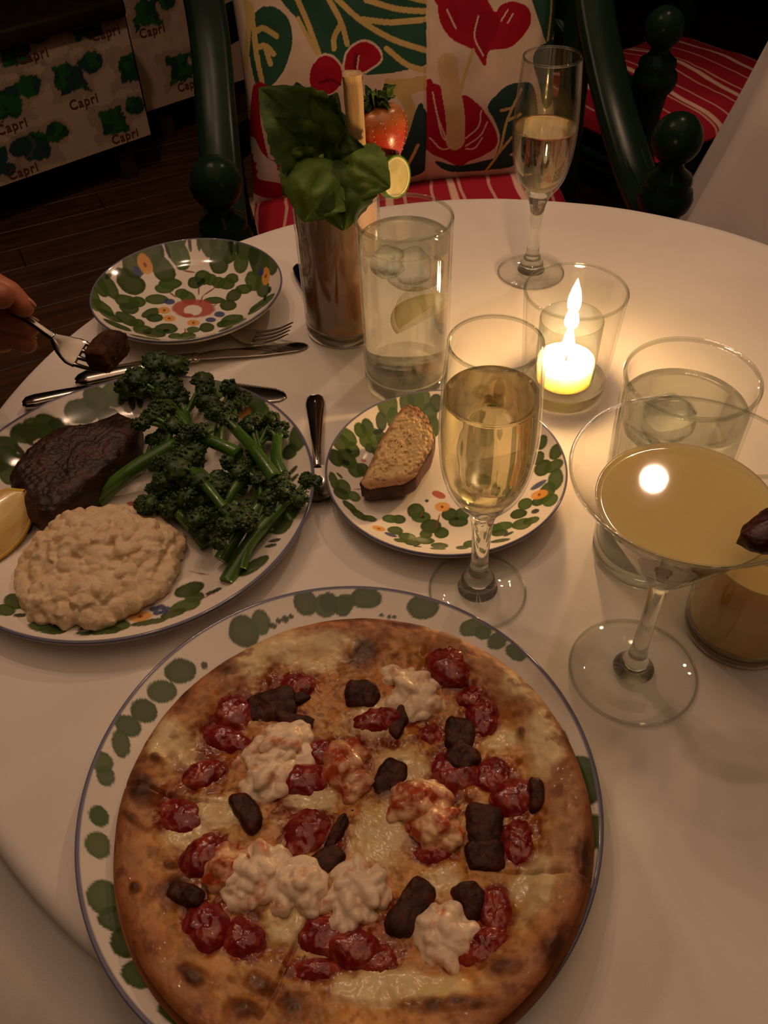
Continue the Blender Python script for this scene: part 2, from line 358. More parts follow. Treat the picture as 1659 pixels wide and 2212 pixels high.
# flowered back pillow
PILLOW_O=Vector((0.075,1.452,0.487))
PILLOW_R=Vector((0.9936,0.113,0)).normalized()
PILLOW_U=Vector((-0.0296,0.26,0.966)).normalized()
def in_poly(x, y, poly):
    c = np.zeros(x.shape, bool); n = len(poly)
    for i in range(n):
        x0, y0 = poly[i]; x1, y1 = poly[(i + 1) % n]
        if y0 == y1: continue
        c ^= ((y0 > y) != (y1 > y)) & (x < (x1 - x0) * (y - y0) / (y1 - y0) + x0)
    return c
def seg_d(x, y, pts):
    d = np.full(x.shape, 9.)
    for (x0, y0), (x1, y1) in zip(pts[:-1], pts[1:]):
        vx, vy = x1 - x0, y1 - y0; t = np.clip(((x - x0) * vx + (y - y0) * vy) / (vx * vx + vy * vy + 1e-12), 0, 1)
        d = np.minimum(d, np.hypot(x - x0 - t * vx, y - y0 - t * vy))
    return d
def curve_poly(p, n=60, closed=True):
    if closed:
        q = list(p) + list(p[:3]); s = spline(q, (len(q) - 1) * 10 + 1); return [tuple(v) for v in s[5:5 + len(p) * 10]]
    return [tuple(v) for v in spline(p, n)]
def flowered_pillow():
    wd, hg, th = .56, .47, .13; nu, nv = 440, 380
    A, B, F, Ug, Vg = pillow_grid(wd, hg, th, nu, nv)
    x, y = A[:, 0].copy(), A[:, 1] + hg / 2
    GREEN, TEAL, RED, DRED, CREAM, YEL = hx('2E5A48'), hx('2C4A48'), hx('B0142E'), hx('7d1030'), hx('E9D2BC'), hx('D8BE7A')
    col = np.tile(CREAM, (len(x), 1))
    seam = np.interp(y, *zip(*sorted([(b, a) for a, b in [(0.038,0.297),(0.032,0.165),(0.029,0.033)]])))
    L = x < seam
    def poly(p, c, side=None, curved=True, edge=None):
        k = in_poly(x, y, curve_poly(p) if curved else p)
        if side is not None: k &= side
        if edge is not None:
            e = (seg_d(x, y, curve_poly(p) + [curve_poly(p)[0]]) < .0035)
            if side is not None: e &= side
            col[e] = edge
        col[k] = c
    def line(p, r, c, side=None, r2=None):
        q = curve_poly(p, 24, False); k = seg_d(x, y, q) < r
        if side is not None: k &= side
        col[k] = c
    Rr = ~L
    # left of the seam
    poly([(-0.227,0.303),(-0.205,0.305),(-0.184,0.287),(-0.181,0.255),(-0.198,0.217),(-0.220,0.195),(-0.244,0.186),(-0.252,0.234),(-0.249,0.279)], GREEN, L)
    poly([(-0.197,0.332),(-0.190,0.310),(-0.165,0.279),(-0.140,0.239),(-0.113,0.210),(-0.060,0.198),(0.001,0.201),(0.041,0.213),(0.050,0.271),(0.045,0.322),(-0.078,0.342)], GREEN, L)
    for p in ([(-0.239,0.310),(-0.240,0.272),(-0.240,0.233),(-0.237,0.199)], [(-0.238,0.272),(-0.224,0.276),(-0.205,0.264)], [(-0.241,0.249),(-0.224,0.251),(-0.213,0.239)], [(-0.224,0.246),(-0.220,0.225)], [(-0.246,0.323),(-0.248,0.279),(-0.261,0.221)],
              [(-0.168,0.317),(-0.154,0.279),(-0.140,0.232)], [(-0.124,0.321),(-0.102,0.278),(-0.094,0.245)], [(-0.103,0.272),(-0.114,0.256),(-0.116,0.240)], [(-0.110,0.313),(-0.069,0.276),(-0.019,0.246),(0.041,0.224)], [(-0.069,0.278),(-0.017,0.270),(0.043,0.271)], [(-0.059,0.304),(-0.009,0.288),(0.043,0.281)], [(-0.015,0.313),(0.014,0.302),(0.044,0.294)], [(-0.031,0.234),(0.002,0.208),(0.040,0.195)]):
        line(p, .0042, YEL, L)
    line([(-0.168,0.286),(-0.153,0.253),(-0.141,0.229)], .003, YEL, L)
    poly([(-0.156,0.213),(-0.141,0.229),(-0.122,0.229),(-0.108,0.213),(-0.108,0.193),(-0.123,0.177),(-0.146,0.175),(-0.159,0.190)], RED, L, True, CREAM)
    poly([(-0.102,0.206),(-0.097,0.229),(-0.083,0.242),(-0.064,0.246),(-0.046,0.235),(-0.042,0.219),(-0.063,0.206),(-0.083,0.198),(-0.097,0.175)], RED, L, True, CREAM)
    line([(-0.145,0.192),(-0.125,0.196),(-0.111,0.188)], .0022, DRED, L); line([(-0.081,0.228),(-0.084,0.208),(-0.076,0.194)], .0035, DRED, L)
    line([(-0.077,0.227),(-0.081,0.208)], .0012, CREAM, L)
    poly([(-0.255,0.187),(-0.242,0.200),(-0.221,0.185),(-0.202,0.155),(-0.184,0.118),(-0.196,0.083),(-0.229,0.071),(-0.259,0.081),(-0.269,0.118)], RED, L)
    poly([(-0.288,0.120),(-0.270,0.140),(-0.259,0.132),(-0.268,0.097),(-0.291,0.077),(-0.298,0.088)], RED, L)
    poly([(-0.288,0.091),(-0.266,0.086),(-0.228,0.079),(-0.201,0.039),(-0.237,0.011),(-0.290,0.032)], RED, L)
    line([(-0.239,0.158),(-0.239,0.130),(-0.235,0.086)], .0085, CREAM, L)
    for p in ([(-0.267,0.107),(-0.258,0.085),(-0.237,0.065)], [(-0.262,0.080),(-0.237,0.068)], [(-0.259,0.065),(-0.231,0.053)], [(-0.259,0.052),(-0.224,0.045)]): line(p, .0075, hx('EAD9CC'), L)
    poly([(-0.038,0.187),(-0.007,0.188),(0.040,0.188),(0.040,0.171),(0.007,0.163),(0.014,0.138),(0.008,0.109),(-0.004,0.103),(-0.009,0.147)], YEL, L)
    poly([(0.018,0.148),(0.033,0.130),(0.039,0.077),(0.029,0.037),(-0.016,0.028),(-0.021,0.060),(-0.004,0.096)], TEAL, L)
    line([(0.015,0.083),(-0.003,0.051),(-0.020,0.034)], .0028, YEL, L)
    poly([(-0.186,0.168),(-0.125,0.156),(-0.068,0.101),(-0.030,0.061),(-0.041,0.024),(-0.153,0.034),(-0.194,0.098)], GREEN, L)
    # right of the seam
    poly([(0.056,0.309),(0.058,0.267),(0.078,0.239),(0.112,0.221),(0.132,0.196),(0.140,0.218),(0.179,0.221),(0.211,0.248),(0.209,0.273),(0.183,0.285),(0.161,0.282),(0.151,0.273),(0.140,0.287),(0.127,0.307)], RED, Rr, True, CREAM)
    poly([(0.125,0.272),(0.138,0.276),(0.155,0.267),(0.155,0.249),(0.143,0.231),(0.130,0.215),(0.120,0.236),(0.117,0.256)], hx('9c1226'), Rr)
    for p in ([(0.122,0.269),(0.115,0.240),(0.129,0.212)], [(0.172,0.274),(0.161,0.260)], [(0.181,0.268),(0.172,0.256)], [(0.070,0.282),(0.084,0.255)]): line(p, .0013, CREAM, Rr)
    line([(0.112,0.221),(0.098,0.187),(0.085,0.150)], .003, YEL, Rr)
    poly([(0.031,0.180),(0.055,0.173),(0.068,0.151),(0.073,0.133),(0.093,0.156),(0.117,0.142),(0.133,0.124),(0.153,0.094),(0.155,0.069),(0.132,0.054),(0.108,0.047),(0.091,0.039),(0.063,0.054),(0.035,0.070),(0.024,0.094)], RED, Rr, True, CREAM)
    line([(0.068,0.204),(0.074,0.161),(0.080,0.122),(0.081,0.085)], .0165, hx('DCC08E'), Rr)
    for p in ([(0.042,0.164),(0.049,0.128),(0.064,0.090)], [(0.046,0.142),(0.056,0.098),(0.068,0.082)], [(0.036,0.093),(0.059,0.072),(0.084,0.080)], [(0.125,0.129),(0.121,0.104),(0.099,0.087)], [(0.137,0.110),(0.125,0.089),(0.100,0.074)], [(0.100,0.069),(0.116,0.069),(0.129,0.085)]): line(p, .0013, CREAM, Rr)
    poly([(0.137,0.136),(0.165,0.161),(0.197,0.166),(0.221,0.157),(0.230,0.106),(0.206,0.071),(0.174,0.047),(0.155,0.045),(0.161,0.082),(0.149,0.112)], TEAL, Rr)
    poly([(0.046,0.053),(0.091,0.041),(0.141,0.046),(0.182,0.050),(0.191,0.030),(0.141,0.027),(0.074,0.031)], TEAL, Rr)
    for p in ([(0.197,0.155),(0.173,0.110),(0.161,0.059),(0.141,0.027)], [(0.181,0.128),(0.161,0.126)], [(0.175,0.109),(0.197,0.116)], [(0.157,0.052),(0.182,0.080)]): line(p, .0025, YEL, Rr)
    poly([(0.210,0.298),(0.229,0.291),(0.267,0.298),(0.266,0.242),(0.247,0.220),(0.228,0.255)], GREEN, Rr)
    line([(0.254,0.289),(0.252,0.257),(0.247,0.217)], .0022, YEL, Rr)
    poly([(0.220,0.205),(0.262,0.223),(0.274,0.145),(0.246,0.119),(0.233,0.156)], TEAL, Rr)
    # woven shade of the printed cloth
    col = col * (1 + .05 * n2(x, y, 60, 3)[:, None])
    A[:, 2] += .004 * n2(x, y, 7, 5) - .004 * np.exp(-((x - seam) / .004) ** 2)
    A = A - np.array([0, 0, th / 2]); B = B - np.array([0, 0, th / 2])
    W = PILLOW_O; Rv, Uv = np.array(PILLOW_R), np.array(PILLOW_U); Nv = np.cross(Rv, Uv)
    P = np.vstack([A, B]); P = np.array(W) + P[:, :1] * Rv + (P[:, 1:2] + hg / 2) * Uv + P[:, 2:] * Nv
    o = mk('back_pillow', P, F, vm('flower_print_fabric', .85, .3, 700, spec=.2), None, True, np.vstack([col, np.tile(CREAM, (len(B), 1))]), loc=tuple(PILLOW_O))
    tag(o, 'cream pillow printed with red anthurium flowers and green leaves', 'pillow')
flowered_pillow()

# ---------------------------------------------------------------- bench with printed front panels
def bench(p0, p1, z0, z1, label, seed, txt, isl):
    p0, p1 = np.array(p0), np.array(p1); L = np.linalg.norm(p1 - p0); d = (p1 - p0) / L; n = np.array([-d[1], d[0]])
    ang = math.atan2(d[1], d[0])
    t = thing('bench', label, 'bench', (p0[0], p0[1], 0), ang, 'benches along the wall')
    mk('body', *rbox((L / 2, .20, (z0 + z1) / 2), (L, .36, z1 - z0 - .01), .004), M['wood_dark'], t, False, world=False)
    mk('seat_pad', *rbox((L / 2, .2, z1 + .02), (L, .42, .05), .015, 3), pm('brown_seat_leather', hx('2a1a12'), hx('1c110b'), 20, .5, .1, 80), t, world=False)
    for x in (.08, L - .08):
        mk('foot', *rbox((x, .2, z0 / 2), (.05, .3, z0 + .006), .004), M['wood_dark'], t, False, world=False)
    nu, nv = int(L / .004), int((z1 - z0) / .004); u = np.linspace(0, L, nu); v = np.linspace(z0, z1, nv); X, Z = [g.ravel() for g in np.meshgrid(u, v, indexing='ij')]
    col = np.tile(hx('D9BFA4'), (len(X), 1)); rn = random.Random(seed)
    col *= (1 + .06 * n2(X, Z, 30, seed))[:, None]
    for cx, cz, sx, sz in isl:
        q = .02 * n2(X, Z, 45, seed + 1, 4)
        bx_, bz_ = (X - cx) / sx, (Z - cz) / sz
        blob = np.minimum(np.maximum(abs(bx_ + .25) - .55, abs(bz_ + .05 * bx_) - .75), np.hypot((bx_ - .75) / .45, (bz_ - .45) / .55) - 1)
        a = blob + q * 9 < 0
        halo = (blob + q * 11 < .35) & ~a
        col[halo] = col[halo] * .62 + np.array(hx('9a7f74')) * .3
        sh = n2(X, Z, 40, seed + 2)
        col[a] = np.where((sh > .12)[:, None], hx('2f6b3a'), np.where((sh < -.25)[:, None], hx('2c4a52'), hx('1f5032')))[a]
    V = np.stack([X, 0 * X + .018, Z], 1)
    pn = mk('printed_panel', np.vstack([V, V + np.array([0, .006, 0])]), np.vstack([gridF(nu, nv), gridF(nu, nv)[:, ::-1] + nu * nv]), vm('printed_island_fabric', .85, .2, 400, spec=.2), t, False, np.vstack([col, col * .5]), world=False)
    tag(pn, 'cream fabric front printed with green islands and the word Capri')
    for (cx, cz, h, rot) in txt:
        cu = bpy.data.curves.new('lettering', 'FONT'); cu.body = 'Capri'; cu.size = h; cu.align_x = 'CENTER'; cu.space_character = 1.12; cu.offset = h * .018
        o = bpy.data.objects.new('lettering_curve', cu); COL.objects.link(o)
        bpy.context.view_layer.update()
        me = bpy.data.meshes.new_from_object(o.evaluated_get(bpy.context.evaluated_depsgraph_get())); bpy.data.objects.remove(o)
        me.materials.clear(); me.materials.append(M['print_red'])
        q = bpy.data.objects.new('lettering', me); COL.objects.link(q); q.parent = pn; q.location = (cx, .0165, max(cz, z0 + h * .25)); q.rotation_euler = (R_(90), R_(-rot), 0)
    return t
M['print_red'] = pm('printed_red_brown', hx('6b2f2a'), hx('7d3a33'), 60, .9)
bench((-1.572, 1.902), (-.650, 2.671), .12, .455, 'near bench with a cream front printed with green islands', 11,
      [(*q, .036, 0) for q in [(0.913,0.403),(1.133,0.409),(1.018,0.256),(0.798,0.251),(1.116,0.110),(0.788,0.099),(0.673,0.228)]],
      [(*q, .075, .05) for q in [(1.017,0.335),(0.824,0.322),(0.860,0.190),(1.112,0.190),(0.745,0.180),(0.890,0.443),(1.104,0.453),(1.208,0.318),(0.677,0.336),(0.630,0.152)]])
bench((-.690, 2.850), (-.34, 3.142), .12, .478, 'second bench set back behind the first, partly hidden by the chair', 12,
      [(*q, .036, 0) for q in [(0.075,0.329),(0.168,0.148)]],
      [(*q, .075, .05) for q in [(0.091,0.389),(0.165,0.213),(0.325,0.292)]])

# ---------------------------------------------------------------- painted plates
PAL = {'g': hx('4c6232'), 'd': hx('22301f'), 'y': hx('E0A050'), 'o': hx('8a4a20'), 'r': hx('B4544a'), 'b': hx('3d4a78'), 'w': hx('EFE6DC'), 's': hx('8a4a40')}
def paint(x, y, col, blobs, seed):
    rn = random.Random(seed)
    for (cx, cy, ax, ay, bx, by, c) in blobs:
        cx, cy, ax, ay, bx, by = [q / 1000 for q in (cx, cy, ax, ay, bx, by)]
        ext = max(math.hypot(ax, ay), math.hypot(bx, by)) * 1.25
        k = np.where((abs(x - cx) < ext) & (abs(y - cy) < ext))[0]
        if not len(k): continue
        det = ax * by - ay * bx; dx, dy = x[k] - cx, y[k] - cy
        p = (dx * by - dy * bx) / det; q = (dy * ax - dx * ay) / det
        rho = np.hypot(p, q) * (1 + .06 * n2(x[k], y[k], 160, seed))
        base = np.array(PAL[c])
        if c == 'g':
            v = rn.uniform(.6, 1.1); base = base * v * np.array([rn.uniform(.88, 1.08), 1, rn.uniform(.8, 1.1)])
            al = sm(1.05, .95, rho) * (.95 + .04 * sm(.5, 1, rho))
        else: al = sm(1.1, .9, rho) * .92
        col[k] = col[k] * (1 - al[:, None]) + base * al[:, None]
    return col
def auto_ring(R, seed, skip):
    """clover clusters round the border where the photograph does not show it"""
    rn = random.Random(seed); out = []
    a = 0
    while a < 360:
        if not any(lo <= a <= hi for lo, hi in skip):
            for q in range(3):
                r = R * rn.uniform(.78, .93); t = R_(a + rn.uniform(-4, 4)); s = R * rn.uniform(.055, .08)
                out.append((1000 * r * math.cos(t), 1000 * r * math.sin(t), 1000 * s, 0, 0, 1000 * s * .9, 'g'))
        a += 9
    return out
M['plate'] = vm('painted_glazed_ceramic', .10, 0, 120, spec=.45)
def plate(name, c, R, h, z, blobs, label, seed, blue=.6):
    ft = R * .60
    top = [(1e-4, .0042), (ft * .5, .0042), (ft, .0045)]
    q = np.linspace(0, 1, 40)[1:]; top += [(ft + (R * .985 - ft) * s, .0045 + (h - .0045) * (s ** 1.7)) for s in q]
    rr = np.array([p[0] for p in top]); zz = np.array([p[1] for p in top])
    nr = 128; r = np.linspace(1e-4, R * .985, nr); pr = list(zip(r, np.interp(r, rr, zz)))
    pr += [(R * .994, h + .0004), (R * .999, h - .0002), (R, h - .0012), (R * .997, h - .0026), (R * .98, h - .0042)]
    pr += [(ft + (R * .96 - ft) * s, max(.0018, .0045 + (h - .0045) * (s ** 1.7) - .0052)) for s in (.95, .8, .6, .4, .2)] + [(ft * .98, .0012), (ft * .96, 0), (ft * .90, 0), (ft * .88, .0018), (1e-4, .0018)]
    V, F = lathe(pr, 860 if R > .1 else 620, (c[0], c[1], z)); x, y = V[:, 0] - c[0], V[:, 1] - c[1]; rad = np.hypot(x, y)
    col = np.tile(hx('E9DFD2'), (len(V), 1)); col *= (1 + .02 * n2(x, y, 40, seed))[:, None]
    tp = (np.arange(len(V)) % len(pr)) < nr + 3
    ci = col[tp].copy(); col[tp] = paint(x[tp], y[tp], ci, blobs, seed)
    ln = tp & (rad > R * .978); col[ln] = np.array(hx('4a4f78')) * blue + np.array(hx('8d8a92')) * (1 - blue)
    o = mk(name, V, F[:, ::-1], M['plate'], None, True, col, loc=(c[0], c[1], z)); fixn(o)
    return tag(o, label, 'plate', 'hand painted plates with green clover borders')
Z0 = TZ + .0006
def plate_h(r, R, h):
    ft = R * .60; return .0045 + (h - .0045) * np.clip((np.asarray(r, float) - ft) / (R * .985 - ft), 0, 1.1) ** 1.7
plate('side_plate', (-.1762, .7227), .0900, .0205, TZ + .0072, [(-48.9,71.9,13.3,9.3,6.3,-18.5,'g'),(-32.5,53.6,12.2,-8.7,-0.7,-15.7,'g'),(-59.7,54.0,8.3,10.4,6.1,-13.4,'g'),(-60.4,30.4,13.5,-1.1,2.8,-16.3,'g'),(-23.5,95.1,12.2,-1.1,2.2,-16.1,'g'),(-16.4,71.1,8.9,-0.8,2.0,-15.5,'g'),(-23.6,73.6,8.0,-8.4,-1.3,-8.2,'g'),(10.5,86.2,9.0,-0.8,1.7,-15.9,'g'),(22.7,83.1,11.0,-1.0,1.6,-15.8,'g'),(21.9,62.1,9.8,-0.8,1.6,-15.3,'g'),(31.6,72.7,7.9,-0.7,1.3,-13.6,'g'),(50.4,71.0,9.9,-0.9,1.1,-13.5,'g'),(44.8,56.3,7.8,-0.7,1.1,-13.2,'g'),(58.2,58.9,5.9,-0.5,0.8,-11.4,'g'),(64.8,47.2,8.3,-23.2,-7.0,-7.7,'g'),(76.6,42.5,5.2,-21.2,-7.0,-4.4,'g'),(58.7,25.9,7.1,-14.3,-4.5,-7.7,'g'),(69.1,10.9,5.2,-20.1,-5.9,-3.7,'g'),(50.0,16.0,8.5,-0.7,0.7,-8.8,'g'),(41.5,6.2,6.6,7.2,3.6,-9.3,'g'),(37.5,-10.5,8.3,-0.7,0.9,-9.5,'g'),(71.3,-21.5,12.0,5.0,2.1,-9.7,'g'),(68.0,-26.2,9.8,5.9,1.8,-6.9,'g'),(7.7,41.0,8.7,-0.7,1.6,-14.0,'g'),(1.1,32.5,7.7,-0.6,1.3,-10.9,'g'),(15.8,36.6,6.7,-0.6,1.2,-11.0,'g'),(24.1,30.5,6.7,-0.6,1.1,-10.9,'g'),(32.0,28.1,8.6,-0.7,1.0,-10.8,'g'),(36.9,36.7,6.7,-0.6,0.8,-9.2,'g'),(-23.7,32.7,11.6,-1.0,1.4,-10.2,'g'),(-28.2,24.2,9.6,-0.8,1.3,-9.0,'g'),(-3.2,6.4,8.3,-8.4,-1.8,-9.4,'g'),(-9.8,13.9,6.6,-0.5,1.2,-8.8,'g'),(23.6,-0.9,10.3,-0.8,0.7,-6.2,'g'),(-79.6,16.2,11.9,-11.4,-1.4,-11.3,'g'),(-85.2,11.4,8.5,-10.7,-2.4,-9.1,'g'),(-59.9,0.8,11.3,-0.9,2.0,-11.4,'g'),(-50.8,1.8,8.5,-0.7,1.6,-9.7,'g'),(-56.3,-9.6,9.3,-0.8,1.7,-9.5,'g'),(-32.9,5.4,11.3,-0.9,1.4,-9.0,'g'),(-34.8,-18.0,7.8,5.0,2.5,-7.0,'g'),(-29.8,-26.5,8.2,-0.7,1.1,-7.2,'g'),(-84.8,-14.0,5.1,1.3,5.9,-20.0,'g'),(-76.1,-21.2,9.8,-6.4,-0.1,-10.1,'g'),(-68.7,-31.5,11.5,-4.3,0.7,-7.3,'g'),(-54.6,-29.4,11.5,-7.5,-0.3,-10.0,'g'),(-44.6,-35.0,7.3,-0.6,1.3,-7.5,'g'),(-37.1,-48.3,9.0,-0.7,1.7,-10.4,'g'),(-25.6,-53.8,10.7,-0.8,1.6,-10.3,'g'),(-16.2,-45.2,10.8,-0.8,1.3,-8.9,'g'),(-58.4,-48.2,13.1,-4.8,0.5,-6.2,'g'),(-5.3,-60.0,7.1,-0.5,1.0,-7.1,'g'),(5.4,-60.9,8.0,-0.6,1.1,-8.7,'g'),(9.2,-48.8,6.3,-0.5,0.6,-5.1,'g'),(21.3,-46.6,7.2,-0.6,0.9,-8.3,'g'),(43.6,-37.2,10.4,2.5,2.0,-10.6,'g'),(38.8,-43.2,9.0,-0.7,0.7,-7.3,'g'),(47.8,-43.9,10.8,-0.8,0.6,-7.3,'g'),(40.0,-55.8,6.3,3.8,1.6,-5.4,'g'),(-30.2,-68.8,14.4,-3.2,0.5,-4.5,'g'),(8.1,-68.7,10.6,-0.8,0.5,-3.7,'g'),(0.6,85.1,2.0,-0.2,0.9,-7.9,'d'),(34.2,76.3,2.0,-0.2,0.8,-8.6,'d'),(40.3,73.8,1.8,-0.2,0.6,-7.0,'d'),(-29.8,76.1,1.3,1.6,3.3,-7.6,'d'),(-8.1,83.9,1.8,-0.2,0.9,-7.1,'d'),(77.3,-0.2,1.7,-0.1,0.4,-6.2,'d'),(73.4,-11.7,1.7,-0.1,0.4,-6.1,'d'),(-34.6,74.5,1.6,-0.1,0.9,-6.2,'d'),(8.3,35.5,2.3,-0.2,0.6,-5.1,'d'),(5.1,30.3,1.9,-0.2,0.4,-3.6,'d'),(-80.0,28.5,2.3,4.8,1.2,-2.0,'d'),(-74.3,38.8,2.3,4.9,1.2,-2.0,'d'),(-15.7,-48.4,3.6,-0.3,0.4,-2.5,'d'),(-31.8,-53.4,2.9,-0.2,0.3,-1.9,'d'),(-50.4,57.0,7.1,-0.6,1.7,-10.6,'y'),(72.0,24.7,4.2,-0.3,0.8,-12.9,'y'),(-22.6,-14.0,5.9,-0.5,0.9,-6.1,'y'),(-15.9,-28.3,5.9,-0.5,0.7,-5.2,'y'),(7.8,-37.6,5.8,-0.5,0.6,-5.2,'y'),(-50.4,57.0,1.6,-0.1,0.4,-2.6,'o'),(71.9,25.5,1.3,-0.1,0.2,-2.9,'o'),(-22.6,-14.0,1.5,-0.1,0.3,-2.0,'o'),(-15.9,-28.3,1.3,-0.1,0.2,-1.6,'o'),(7.8,-37.6,1.3,-0.1,0.2,-1.6,'o'),(4.7,-12.9,20.7,-1.7,1.9,-15.5,'r'),(4.8,-16.2,8.9,-0.7,1.1,-9.0,'w'),(0.8,-24.7,5.5,-0.4,0.5,-3.6,'r'),(-19.6,0.2,5.2,-0.4,0.7,-5.2,'b'),(30.8,-25.5,5.1,-0.4,0.5,-4.9,'b'),(23.5,-34.0,5.1,-0.4,0.5,-4.2,'b'),(-56.8,48.2,3.9,-0.3,0.9,-5.6,'b'),(66.6,34.2,2.9,-0.2,0.4,-5.5,'b'),(6.4,16.8,0.8,-0.1,0.8,-7.1,'s'),(10.7,1.9,0.7,-0.6,-1.0,-7.4,'s'),(16.7,15.2,5.5,7.2,0.5,-1.2,'s'),(-7.3,53.3,6.4,-2.2,0.1,-1.5,'s'),(-17.9,11.8,3.7,-4.3,-0.3,-1.1,'s'),(1.9,-51.3,0.7,-0.1,0.7,-5.7,'s'),(26.1,-6.9,3.0,5.2,0.4,-0.8,'s')], 'empty plate painted with green leaves and a red fruit, near the table edge', 1)
